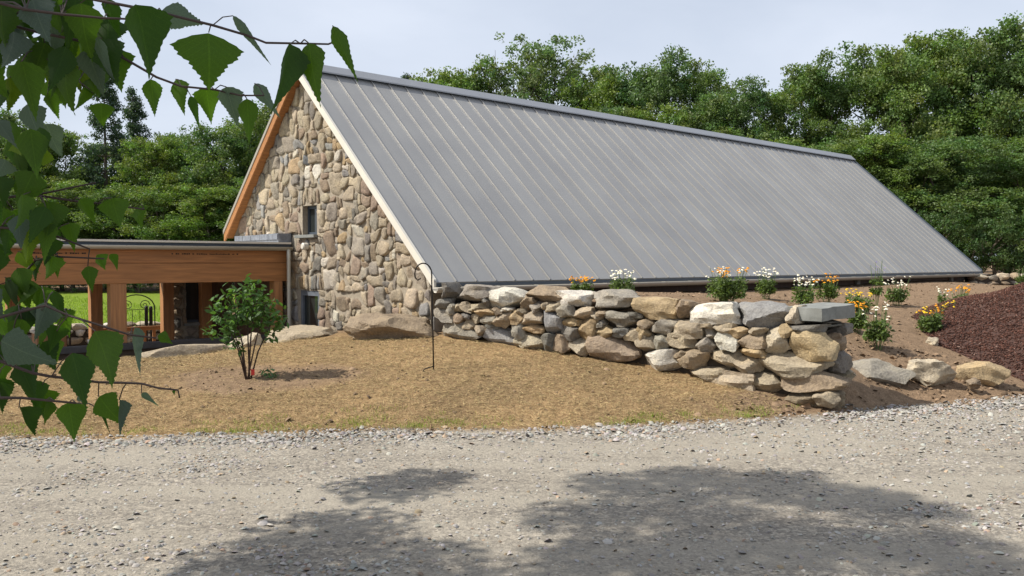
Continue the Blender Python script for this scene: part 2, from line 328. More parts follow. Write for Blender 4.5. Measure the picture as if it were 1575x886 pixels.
def build_ground():
    xs = graded(-9, 13.5, .075, -400, 400); ys = graded(3.2, 26, .075, -60, 700)
    X, Y = np.meshgrid(xs, ys); Z = terr(X, Y)
    near = (np.abs(X-2) < 14) & (Y < 28)
    dE = Y-edge(X)+.12*fbm(X, Y, 3.1)+.06*fbm(X, Y, 11, 1)
    rough = np.array([mnoise.noise((x*6, y*6, 0))*.5+mnoise.noise((x*17, y*17, 3))*.3 for x, y in zip(X[near], Y[near])])
    amp = np.where(dE[near] > 0, .028, .010); Z[near] += rough*amp
    Z = Z-.012*np.exp(-((dE+.1)/.25)**2)
    a = (X-BO.x)*BE.x+(Y-BO.y)*BE.y; yl = (X-BO.x)*BD.x+(Y-BO.y)*BD.y
    g = sstep(.12, -.12, dE) if False else 1-sstep(-.12, .12, dE)
    s2, d2, L2 = segd(X, Y, WM, WB); s1, d1, L1 = segd(X, Y, WA, WM); d = np.where(s2 > 0, d2, d1)
    bed = sstep(.1, .3, d)*(a > -.2)*(1-g)*(yl < 0)
    bush = np.hypot((X+3.0)/1.25, (Y-9.95)/.75)+.2*fbm(X, Y, 4)
    toe = (1-sstep(.1, .7, np.hypot(X-3.2, (Y-9.2)*1.4)-.5+.25*fbm(X, Y, 5)))
    bank = sstep(.0, .35, Y-np.interp(X, LX, LY)+.35+.15*fbm(X, Y, 5))
    mead = ((yl > 5.6) & (Y < 45) & (X < 4)).astype(float); wood = ((Y > 29) & (mead < .5)).astype(float)
    soil = np.clip(np.maximum.reduce([wood, bed, (1-sstep(.6, 1.05, bush))*.9, toe, np.where(a < .5, bank, 0)]), 0, 1)*(1-g)
    mask = np.stack([g, soil*(1-mead), mead], -1)
    ny, nx = X.shape; idx = np.arange(ny*nx).reshape(ny, nx)
    Fq = np.stack([idx[:-1,:-1], idx[:-1,1:], idx[1:,1:], idx[1:,:-1]], -1).reshape(-1, 4)
    V = np.stack([X, Y, Z], -1).reshape(-1, 3); mk = mask.reshape(-1, 3)
    fm = mk[Fq].mean(1); zone = np.full(len(Fq), 1); zone[fm[:,0] > .5] = 0
    fb = bed.reshape(-1)[Fq].mean(1); zone[(fb > .5) & (fm[:,0] <= .5)] = 2; zone[fm[:,2] > .5] = 3; zone[(zone != 3) & (Y.reshape(-1)[Fq].mean(1) > 29)] = 4
    for zi, nm in enumerate(('driveway', 'lawn', 'planting_bed', 'meadow', 'forest_floor')):
        f = Fq[zone == zi]; u, inv = np.unique(f, return_inverse=True)
        me = np_mesh(nm, V[u], inv.reshape(f.shape)); set_col(me, mk[u], 'mask')
        lab = {'driveway': 'grey gravel driveway with packed tracks', 'lawn': 'straw covered bare soil lawn beside the driveway', 'planting_bed': 'bare brown planting bed below the metal roof', 'meadow': 'green meadow in front of the woods', 'forest_floor': 'brown leaf litter floor of the woods'}[nm]
        tag(link(nm, me, M_ground, smooth=True), lab, nm.replace('_', ' '), kind='structure')
build_ground()

# ------------------------------------------------------------------ stones
PAL = {'g': (.31,.28,.23), 'd': (.20,.185,.16), 't': (.38,.315,.225), 'b': (.29,.225,.155), 'o': (.42,.315,.185), 'w': (.62,.575,.49), 's': (.30,.295,.28), 'p': (.47,.40,.295), 'k': (.15,.155,.16), 'r': (.35,.27,.20)}
PAL.update({'G': (.29,.255,.205), 'T': (.35,.29,.21), 'P': (.41,.345,.25), 'O': (.37,.275,.165), 'B': (.265,.205,.145), 'R': (.30,.225,.17), 'D': (.20,.18,.155), 'S': (.26,.25,.235), 'W': (.50,.45,.37)})
def jcol(c, j=.12):
    f = 1+random.uniform(-j, j); return tuple(min(1, x*f*(1+random.uniform(-.018, .018))) for x in c)
def lump(name, size, seed, boxy=.55, rough=.1, n=5, flat=0):
    """boulder-like closed mesh: rounded box, displaced and slightly faceted"""
    bm = bmesh.new(); bmesh.ops.create_cube(bm, size=2); bmesh.ops.subdivide_edges(bm, edges=bm.edges[:], cuts=n, use_grid_fill=True)
    off = Vector((seed*3.17 % 50, seed*1.31 % 37, seed*.77 % 23))
    rnd = random.Random(seed); planes = []
    for _ in range(13):
        v = Vector((rnd.gauss(0,1), rnd.gauss(0,1), rnd.gauss(0,1))).normalized(); planes.append((v, rnd.uniform(.66, .98)))
    for v in bm.verts:
        c = v.co.copy(); s = c.normalized()*1.12; p = c*boxy*.95+s*(1-boxy)
        for pn, h in planes:
            q = p.dot(pn)-h
            if q > 0: p -= pn*q
        k = 1+rough*mnoise.noise(p*1.3+off)*1.6+rough*.6*mnoise.noise(p*3.1+off)+rough*.35*mnoise.noise(p*7+off)
        p *= k
        v.co = Vector((p.x*size[0]/2, p.y*size[1]/2, p.z*size[2]/2))
    me = bpy.data.meshes.new(name); bm.to_mesh(me); bm.free()
    me.polygons.foreach_set('use_smooth', [True]*len(me.polygons)); me.set_sharp_from_angle(angle=R(24)); return me
def rock(name, loc, size, rz, seed, colr, label=None, cat='rock', parent=None, boxy=.55, rough=.1, tilt=(0, 0), group=None, n=5):
    o = link(name, lump(name, size, seed, boxy, rough, n), M_stone, parent); o.location = loc; o.rotation_euler = (tilt[0], tilt[1], rz); o.color = (*colr, 1)
    if label: tag(o, label, cat, group)
    return o

# --- dry stone retaining wall, stones read off the photograph as (cx, cy, w, h, colour)
C6 = [(345,203,240,110,'g'),(180,197,100,105,'d'),(530,228,215,138,'w'),(765,208,225,92,'b'),(930,235,195,95,'w'),(1180,252,320,118,'g'),
 (160,265,90,60,'d'),(418,248,50,60,'d'),(170,332,108,88,'g'),(216,296,50,66,'g'),(250,290,54,58,'t'),(302,290,82,64,'t'),(375,293,125,66,'t'),(415,320,110,54,'o'),(495,318,66,54,'b'),(550,298,66,28,'w'),
 (255,358,86,76,'b'),(303,343,60,44,'d'),(320,396,72,66,'t'),(360,360,64,60,'t'),(435,366,104,50,'g'),(450,396,92,40,'d'),(525,356,92,102,'t'),(600,347,90,90,'o'),(637,315,56,44,'t'),(665,266,88,86,'b'),(725,286,76,86,'g'),(778,280,64,54,'t'),(832,290,76,64,'t'),
 (697,356,128,80,'t'),(625,422,76,118,'g'),(705,420,112,56,'o'),(830,378,150,158,'s'),(910,310,106,70,'g'),(945,374,112,60,'o'),(1005,326,116,76,'t'),(1035,420,138,122,'o'),(930,443,112,86,'d'),(1090,345,86,56,'t'),(1130,322,76,40,'b'),(1120,387,56,46,'g'),
 (1235,358,164,96,'g'),(1145,436,112,76,'o'),(1235,436,102,66,'d'),(1325,452,132,80,'t'),(1325,337,90,46,'d'),
 (275,430,250,130,'g'),(392,425,78,66,'t'),(500,470,230,135,'s'),(690,502,180,120,'p'),(795,506,84,114,'d'),(875,506,110,110,'b'),(995,532,140,115,'p'),(1190,547,285,180,'r')]
C7 = [(95,280,218,116,'o'),(245,285,96,112,'b'),(410,300,280,122,'w'),(690,320,325,136,'s'),(880,312,92,94,'p'),(35,360,82,60,'b'),(25,420,70,76,'o'),(140,380,152,96,'g'),(285,387,195,112,'t'),(410,372,82,40,'b'),(412,418,82,56,'g'),(505,386,132,60,'t'),(570,413,112,66,'o'),(680,406,122,46,'t'),(640,456,168,82,'b'),
 (500,460,132,102,'w'),(790,461,142,138,'p'),(850,402,82,72,'o'),(50,470,122,112,'t'),(125,470,106,92,'g'),(250,469,164,102,'t'),(385,486,116,82,'g'),(660,519,128,66,'o'),(955,400,215,62,'d'),(985,500,250,182,'o'),
 (505,556,210,122,'t'),(620,597,148,88,'t'),(250,540,88,62,'b'),(320,566,175,102,'b'),(885,595,400,150,'t'),(130,582,270,150,'w'),(375,642,230,96,'t'),(530,682,260,112,'t'),(720,697,240,120,'t'),(985,697,340,110,'b'),(940,795,330,100,'b'),(1070,800,150,90,'t')]
C7E = [(1160,552,190,168,'d'),(1140,465,110,110,'b'),(1215,662,100,104,'p'),(1190,395,110,90,'d'),(1130,730,200,90,'d')]
def wall_point(px, py):
    """ray against the wall's front face; returns world point and wall heading"""
    for a, b in ((WA, WM), (WM, WB)):
        d = ray(px, py); n = Vector((-(b[1]-a[1]), b[0]-a[0], 0)).normalized()
        t = (Vector((a[0], a[1], 0))-CAM).dot(n)/d.dot(n); p = CAM+d*t
        if (p.x <= b[0]) or b is WB: return p, math.atan2(b[1]-a[1], b[0]-a[0])
def build_wall():
    root = empty('dry_stone_wall', (1.2, 10.7, .3)); tag(root, 'dry-laid fieldstone retaining wall ending in a slate slab above the driveway', 'stone wall')
    inv = -Vector(root.location)
    core = MB()
    pts = []
    for (f, zt) in (((-.96,11.6),1.22),((1.6,10.5),1.1),((3.3,9.36),.98)):
        pts.append((f, zt))
    offs = [Vector((.39,.92,0)), Vector((.47,.88,0)), Vector((.62,.52,0))]
    V = []
    for ((x, y), zt), o in zip(pts, offs):
        p = Vector((x, y, 0)); q0 = p+o*.13; q1 = p+o*.62
        V += [q0+Vector((0,0,-.2)), q1+Vector((0,0,-.2)), q1+Vector((0,0,zt-.1)), q0+Vector((0,0,zt-.16))]
    fs = []
    for i in range(2):
        for j in range(4): fs.append((i*4+j, i*4+(j+1)%4, (i+1)*4+(j+1)%4, (i+1)*4+j))
    fs += [(3,2,1,0), (8,9,10,11)]
    core.add([v+inv for v in V], fs).build('wall_core', M_core, root)
    k = 0
    for lst, ox, oy, scl in ((C6, 640, 400, 3.9375), (C7, 980, 400, 3.6925)):
        for cx, cy, w_, h_, c in lst:
            k += 1; px, py = ox+cx/scl, oy+cy/scl
            p, hd = wall_point(px, py); Z = p.y
            fore = math.cos(hd)-math.sin(hd)*(p.x/Z)
            wm, hm = w_/scl*Z/F/max(.5, fore)*1.13, h_/scl*Z/F*1.15
            dep = min(.5, max(.26, wm*.9)); top = py < 400+ (330/3.8) and h_ > 80 and cy < 330
            if top: dep = .56
            nrm = Vector((-math.sin(hd), math.cos(hd), 0)); c3 = p+nrm*(dep*.5-.05-random.uniform(0, .03))
            o = rock('stone', c3+inv, (wm, dep, hm), hd, k*7+1, jcol(PAL[c]), parent=root, boxy=random.uniform(.5, .72), rough=.12, tilt=(0, random.uniform(-.06, .06)), n=8)
    # end face, turned to the driveway's far side
    n = Vector((WC[1]-WB[1], -(WC[0]-WB[0]), 0)).normalized(); hd = math.atan2(WC[1]-WB[1], WC[0]-WB[0])
    for cx, cy, w_, h_, c in C7E:
        k += 1; d = ray(980+cx/3.6925, 400+cy/3.6925); t = (Vector((*WB, 0))-CAM).dot(n)/d.dot(n); p = CAM+d*t
        rock('stone', p-n*.14+inv, (w_/3.6925*p.y/F*1.12, .42, h_/3.6925*p.y/F*1.08), hd, k*5, jcol(PAL[c]), parent=root, boxy=.6, rough=.12, n=8)
    # thin slates and the cap slab
    ctr = Vector((3.52, 9.68, 0))
    for i, (dz, sx, sy, th) in enumerate(((.965, .62, .50, .05), (.925, .5, .42, .04))):
        rock('stone', ctr+Vector((-.02*i, .02*i, dz))+inv, (sx, sy, th), R(38), 300+i, jcol(PAL['d']), parent=root, boxy=.9, rough=.04, n=4)
    me = MB().box(-.37, .37, -.21, .21, -.075, .075).mesh('capstone'); bm = bmesh.new(); bm.from_mesh(me)
    bmesh.ops.subdivide_edges(bm, edges=bm.edges[:], cuts=5, use_grid_fill=True)
    for v in bm.verts: v.co += Vector((mnoise.noise(v.co*5), mnoise.noise(v.co*5+Vector((9,0,0))), .5*mnoise.noise(v.co*4+Vector((0,9,0)))))*.03
    bm.to_mesh(me); bm.free()
    o = link('capstone', me, M_slate, root); o.location = ctr+Vector((.02, -.03, 1.075))+inv; o.rotation_euler = (R(1), R(-2), R(40))
    # top row at the back, seen only from above
    for i in range(9):
        t = i/8; x = -.7+t*3.6; y = 11.6-.43*(x+.96)+.55
        rock('stone', Vector((x, y, 1.12-.035*i))+inv, (random.uniform(.38,.5), .32, .2), R(-24), 500+i, jcol(PAL[random.choice('gtbp')]), parent=root, boxy=.6, n=3)
build_wall()

# ------------------------------------------------------------------ barn
def build_barn():
    root = empty('stone_barn', BO, BA); tag(root, 'long fieldstone building with steep grey standing-seam metal roof', 'building')
    rz = lambda y: RIDGE-(SR*-y if y < 0 else SL*y)      # top of the roof over y
    TH = .1
    # gable wall: mortar body, with the openings cut as recesses by building it in pieces
    W0, W1 = gable_hit(463, 338).y, gable_hit(485, 338).y; wz1, wz0 = gable_hit(474, 316).z, gable_hit(474, 361).z
    D0, D1 = gable_hit(460, 470).y, gable_hit(489, 470).y; dz1 = gable_hit(475, 447).z
    if W0 < W1: W0, W1 = W1, W0
    if D0 < D1: D0, D1 = D1, D0
    print('window', W0, W1, wz0, wz1, 'door', D0, D1, dz1)
    yl, yr, x0, x1 = 2.72, -3.72, .19, .6
    zt = lambda y: rz(y)-TH*1.38
    mb = MB(); ysx = sorted({yr, W1, W0, D1, D0, 0, yl}); 
    for ya, yb in zip(ysx[:-1], ysx[1:]):
        mid = (ya+yb)/2; cuts = []
        if W1 <= mid <= W0: cuts.append((wz0, wz1))
        if D1 <= mid <= D0: cuts.append((-1.0, dz1))
        cuts.sort(); z = -1.1
        for c0, c1 in cuts:
            if c0 > z: mb.prism([(ya, z), (yb, z), (yb, c0), (ya, c0)], x0, x1)
            z = c1
        mb.prism([(ya, z), (yb, z), (yb, zt(yb)), (ya, zt(ya))], x0, x1)
    gw = mb.build('gable_wall', M_mortar, root)
    # stones: a mosaic of mixed rectangles, warped together and rounded
    U = .098; y_lo, z_lo = yr-.02, -1.0; NY, NZ = int((yl-yr)/U)+2, int(6/U); occ = np.zeros((NY, NZ), bool)
    sizes = [(3,2)]*7+[(2,2)]*7+[(4,2)]*3+[(3,3)]*5+[(2,3)]*5+[(4,3)]*3+[(2,1)]*3+[(3,1)]*2+[(1,1)]*2+[(1,2)]*3+[(4,4)]
    stones = []
    openings = [(W1-.01, W0+.01, wz0-.06, wz1+.01), (D1-.01, D0+.01, -1.2, dz1+.01)]
    lint = [(W1-.12, W0+.15, wz1+.01, wz1+.30), (D1-.12, D0+.2, dz1+.01, dz1+.27)]
    def blocked(i, j):
        y, z = y_lo+(i+.5)*U, z_lo+(j+.5)*U
        return any(a-.03 < y < b+.03 and c-.03 < z < d+.03 for a, b, c, d in openings+lint)
    for i in range(NY):
        for j in range(NZ):
            if blocked(i, j): occ[i, j] = True
    rnd = random.Random(11)
    for j in range(NZ):
        for i in range(NY):
            if occ[i, j]: continue
            rnd.shuffle(sizes)
            for (a, b) in sizes+[(1, 1)]:
                if i+a <= NY and j+b <= NZ and not occ[i:i+a, j:j+b].any(): break
            occ[i:i+a, j:j+b] = True; pts = []
            for q in range(a): pts.append((i+q, j))
            for q in range(b): pts.append((i+a, j+q))
            for q in range(a): pts.append((i+a-q, j+b))
            for q in range(b): pts.append((i, j+b-q))
            stones.append([(y_lo+p*U, z_lo+q*U) for p, q in pts])
    def warp(p):
        v = Vector((p[0]*3.1, p[1]*3.1, 0)); return (p[0]+.075*mnoise.noise(v)+.05*mnoise.noise(v*2.7), p[1]+.075*mnoise.noise(v+Vector((7,3,1)))+.05*mnoise.noise(v*2.7+Vector((3,9,4))))
    polys = [[warp(p) for p in s] for s in stones]
    for a, b, c, d in lint:                                 # soldier stones over the openings
        y = a
        while y < b-.05:
            ww = min(rnd.uniform(.07, .12), b-y); hh = rnd.uniform(-.03, .02)
            polys.append([(y, c), (y+ww*.5, c), (y+ww, c), (y+ww, (c+d)/2), (y+ww, d+hh), (y+ww*.5, d+hh), (y, d+hh), (y, (c+d)/2)]); y += ww
    def clip(poly, f):
        outp = []
        for p, q in zip(poly, poly[1:]+poly[:1]):
            a, b = f(p), f(q)
            if a >= 0: outp.append(p)
            if (a >= 0) != (b >= 0): t = a/(a-b); outp.append((p[0]+(q[0]-p[0])*t, p[1]+(q[1]-p[1])*t))
        return outp
    entries = []
    for poly in polys:
        poly = clip(poly, lambda p: zt(-1)-SR*(-p[0]-1)-p[1]-.01 if True else 0) if True else poly
        poly = clip(poly, lambda p: RIDGE-SL*p[0]-TH*1.38-p[1]-.01) if poly else poly
        poly = clip(poly, lambda p: p[0]-yr) if poly else poly
        poly = clip(poly, lambda p: yl-p[0]) if poly else poly
        for a, b, c, d in openings:
            if poly:
                cy, cz = sum(p[0] for p in poly)/len(poly), sum(p[1] for p in poly)/len(poly)
                if cz > d: poly = clip(poly, lambda p: p[1]-d)
                elif cy < a: poly = clip(poly, lambda p: a-p[0]) if cz > c else poly
                elif cy > b: poly = clip(poly, lambda p: p[0]-b) if cz > c else poly
                elif cz < c: poly = clip(poly, lambda p: c-p[1])
        if not poly or len(poly) < 4: continue
        A = .5*abs(sum(p[0]*q[1]-q[0]*p[1] for p, q in zip(poly, poly[1:]+poly[:1])))
        if A < .004: continue
        entries.append((A, poly))
    specials = [(472, 243, 'k'), (478, 262, 'w'), (490, 278, 'k'), (440, 245, 's'), (405, 318, 's'), (562, 265, 'd')]
    spots = [(gable_hit(a, b), c) for a, b, c in specials]
    stuffV, stuffF, stuffC = MB(), None, []
    vis = sorted([e for e in entries if max(p[1] for p in e[1]) > .35], key=lambda e: -e[0])
    keep = set(id(e) for e in vis[:298]); n_st = 0
    for e in entries:
        A, poly = e; n = len(poly); cy, cz = sum(p[0] for p in poly)/n, sum(p[1] for p in poly)/n
        gap = .005 if A < .025 else .008
        if len(poly) >= 8 and not any(abs(p[1]-zt(p[0])) < .03 for p in poly):       # knock off corners
            k0 = [i for i in range(n) if rnd.random() < .72 or True]
            cor = [i for i in range(n) if abs((poly[i][0]-poly[i-1][0])*(poly[(i+1)%n][1]-poly[i][1])-(poly[i][1]-poly[i-1][1])*(poly[(i+1)%n][0]-poly[i][0])) > .0055]
            drop = set(i for i in cor if rnd.random() < .38); poly = [p for i, p in enumerate(poly) if i not in drop]
        ins = []
        for p in poly:
            dy, dz = cy-p[0], cz-p[1]; L = math.hypot(dy, dz)+1e-6; g = min(gap, L*.3); ins.append((p[0]+dy/L*g, p[1]+dz/L*g))
        ch = []
        for p, q in zip(ins, ins[1:]+ins[:1]): ch += [(p[0]*.75+q[0]*.25, p[1]*.75+q[1]*.25), (p[0]*.25+q[0]*.75, p[1]*.25+q[1]*.75)]
        m = len(ch); hgt = rnd.uniform(.022, .05)*min(1, .5+A*9); tl = (rnd.uniform(-.14, .14), rnd.uniform(-.12, .2))
        V = []
        for sc_, hh in ((1.0, -.02), (.985, .45), (.92, .86), (.6, 1.0)):
            for (y, z) in ch:
                yy, zz = cy+(y-cy)*sc_, cz+(z-cz)*sc_
                nzv = mnoise.noise(Vector((yy*7, zz*7, A*90)))*.024*(1 if hh > .5 else .3)
                V.append((x0-max(-.02, hgt*hh+(tl[0]*(yy-cy)+tl[1]*(zz-cz))*(hh > .3)+nzv), yy, zz))
        V.append((x0-hgt*1.0-mnoise.noise(Vector((cy*9, cz*9, 2)))*.012, cy, cz))
        Fs = []
        for r_ in range(3):
            for i in range(m): Fs.append((r_*m+i, (r_+1)*m+i, (r_+1)*m+(i+1)%m, r_*m+(i+1)%m))
        for i in range(m): Fs.append((3*m+i, 4*m, 3*m+(i+1)%m))
        c = jcol(PAL[rnd.choices('GTPOBRDSW', (20, 24, 16, 9, 12, 8, 7, 6, 4))[0]], .13)
        for sp, cc in spots:
            if abs(sp.y-cy) < .2 and abs(sp.z-cz) < .13 and A > .03: c = PAL[cc]
        if id(e) in keep:
            me = bpy.data.meshes.new('stone'); me.from_pydata(V, [], Fs); me.update()
            o = link('stone', me, M_stone, gw, True); o.color = (*c, 1); n_st += 1
        else:
            stuffV.add(V, Fs); stuffC += [c]*len(V)
    me = stuffV.mesh('small_stones'); set_col(me, np.array(stuffC)); tag(link('small_stones', me, M_stone_a, gw, True), kind='stuff')
    print('gable stones', len(entries), n_st)
    # window with sill, door
    wn = MB().box(x0+.10, x0+.16, W1, W0, wz0, wz0+.05).box(x0+.10, x0+.16, W1, W0, wz1-.05, wz1).box(x0+.10, x0+.16, W1, W1+.05, wz0+.05, wz1-.05).box(x0+.10, x0+.16, W0-.05, W0, wz0+.05, wz1-.05).build('window', M_frame, root)
    MB().box(x0+.12, x0+.135, W1+.05, W0-.05, wz0+.05, wz1-.05).build('pane', M_glass, wn)
    MB().box(x0-.10, x0+.12, W1-.06, W0+.12, wz0-.055, wz0-.002).build('sill', M_slate, wn, bevel=.006)
    dr = MB().box(x0+.01, x0+.09, D1, D1+.07, -.95, dz1).box(x0+.01, x0+.09, D0-.07, D0, -.95, dz1).box(x0+.01, x0+.09, D1+.07, D0-.07, dz1-.09, dz1).box(x0+.02, x0+.08, D1+.07, D0-.07, -.95, -.5).build('door', plain('door_frame', (.13, .145, .17), .5), root)
    MB().box(x0+.045, x0+.055, D1+.07, D0-.07, -.5, dz1-.09).build('pane', M_glass, dr)
    MB().box(x0-.03, x0+.01, D0-.15, D0-.12, -.1, .15).build('handle', M_iron, dr)
    v = gable_hit(472, 379); vm = MB(); 
    vm.tube([(x0-.11, v.y, v.z), (x0-.02, v.y, v.z)], .062, 14).tube([(x0-.125, v.y, v.z), (x0-.11, v.y, v.z)], [.045, .062], 14).build('vent_cap', M_white, root)
    # concrete corner footing and long side wall
    MB().box(x0+.02, x0+.5, yr-.05, yr+.35, -1.1, .86).build('corner_footing', M_conc, root, bevel=.015)
    sw = MB().box(x1+.0, LEN-.4, yr, yr+.3, .2, rz(yr)-.3).build('side_wall', M_darkwood, root)
    for i in range(7): MB().box(1.6+i*2.8, 1.75+i*2.8, yr-.07, yr-.001, .6, rz(yr)-.33).build('pilaster', M_conc, sw)
    MB().prism([(yr, -.3), (yl, -.3), (yl, zt(yl)), (0, zt(0)), (yr, zt(yr))], LEN-.7, LEN-.4).build('end_wall', M_conc, root)
    MB().box(x1, LEN-.7, yl-.3, yl, -1.1, zt(yl)).build('rear_wall', M_conc, root)
    # roof: deck, one child per panel of the visible slope
    def slope(y0, y1, off0, off1, xa, xb, mbx):
        """slab under the roof surface between y0 and y1, off = distance below the surface"""
        mbx.prism([(y0, rz(y0)-off0*1.35), (y1, rz(y1)-off0*1.35), (y1, rz(y1)-off1*1.35), (y0, rz(y0)-off1*1.35)], xa, xb); return mbx
    mbx = MB(); slope(0, YR, .012, .088, .035, LEN-.03, mbx); roof = mbx.build('roof', M_gutter, root)
    PW = (LEN-.0)/54; L = math.hypot(YR, SR*YR); uy, uz = YR/L, -SR*-YR/L; ny_, nz_ = uz*-1, uy*1
    nv = Vector((0, -SR, 1)).normalized(); nv.y = -abs(nv.y); sl = Vector((0, YR, SR*YR)).normalized()
    def pp(x, s, h): q = sl*s+nv*h; return (x, q.y, RIDGE+q.z)
    prof = [(.0, 0), (.0, .025), (.013, .025), (.014, .002), (PW*.5, .0035), (PW-.001, .002)]
    V = [pp(x, s, h) for s in (.0, L+.03) for x, h in prof]; m = len(prof)
    pme = bpy.data.meshes.new('roof_panel'); pme.from_pydata(V, [], [(i, i+1, m+i+1, m+i) for i in range(m-1)]); pme.update()
    for i in range(54): o = link('roof_panel', pme, M_metal, roof); o.location = (i*PW, 0, random.uniform(-.0015, .0015))
    slope(.001, YL, .0, .088, .035, LEN-.03, MB()).build('rear_slope', M_metal, root)
    # ridge cap
    c = MB().prism([(-.16, RIDGE-.145+.068), (0, RIDGE+.07), (.16, RIDGE-.147+.068), (.16, RIDGE-.147+.092), (0, RIDGE+.096), (-.16, RIDGE-.145+.092)], -.01, LEN+.02).build('ridge_cap', M_cap, roof)
    MB().prism([(-.11, RIDGE-.10+.002), (0, RIDGE+.002), (.11, RIDGE-.10+.002), (.11, RIDGE-.03), (0, RIDGE+.068), (-.11, RIDGE-.03)], .02, LEN-.02).build('ridge_vent', M_frame, roof)  # dark colour stands in for the shadow gap under the raised cap
    # rakes: pale metal trim on the visible slope, wood fascia and soffit on the other
    slope(-.0, YR-.02, -.03, .075, -.012, .033, MB()).build('rake_trim', M_white, roof)
    slope(-.0, YR-.02, -.035, .15, LEN-.028, LEN+.012, MB()).build('rake_trim', M_frame, roof)
    slope(.001, YL+.02, .03, .15, .0, .033, MB()).build('fascia_board', M_wood, root)
    slope(.001, YL+.03, -.03, .028, -.015, .034, MB()).build('metal_edge', M_gutter, root)
    slope(.001, YL, .09, .108, .034, .185, MB()).build('soffit', M_wood, root)
    # dark drip edge and half-round gutter along the low eave
    zE = rz(YR)
    MB().box(.03, LEN-.02, YR-.045, YR-.005, zE-.085, zE-.035).build('drip_edge', M_frame, roof)
    g = MB(); k = 8; prof = [(YR-.03-.065+.065*math.cos(t), zE-.09+.075*math.sin(t)) for t in [math.pi+math.pi*i/k for i in range(k+1)]]; prof += [(a_*.94+(YR-.095)*.06, b_+.006) for a_, b_ in prof[::-1]]
    g.prism(prof, -.04, LEN+.03); g.build('gutter', M_gutter, root, True)
    for i in range(26): MB().box(.3+i*.77, .33+i*.77, YR-.165, YR-.02, zE-.092, zE-.082).build('gutter_bracket', M_gutter2, root)
    # cricket of slate-grey flashing where the covered walk meets the gable
    ya, yb = gable_hit(428, 365, -.1).y, gable_hit(362, 365, -.1).y
    c = MB().prism([(ya, 1.99), (yb, 1.99), (yb, 2.13), (ya, 2.15)], -.1, .15).build('flashing_saddle', M_flash, root)
    sw_ = (yb-ya)/5
    for i in range(5): MB().box(-.118, -.101, ya+.01+i*sw_, ya-.005+(i+1)*sw_, 2.04, 2.135).build('shingle', M_flash, c)
    return root
barn = build_barn()

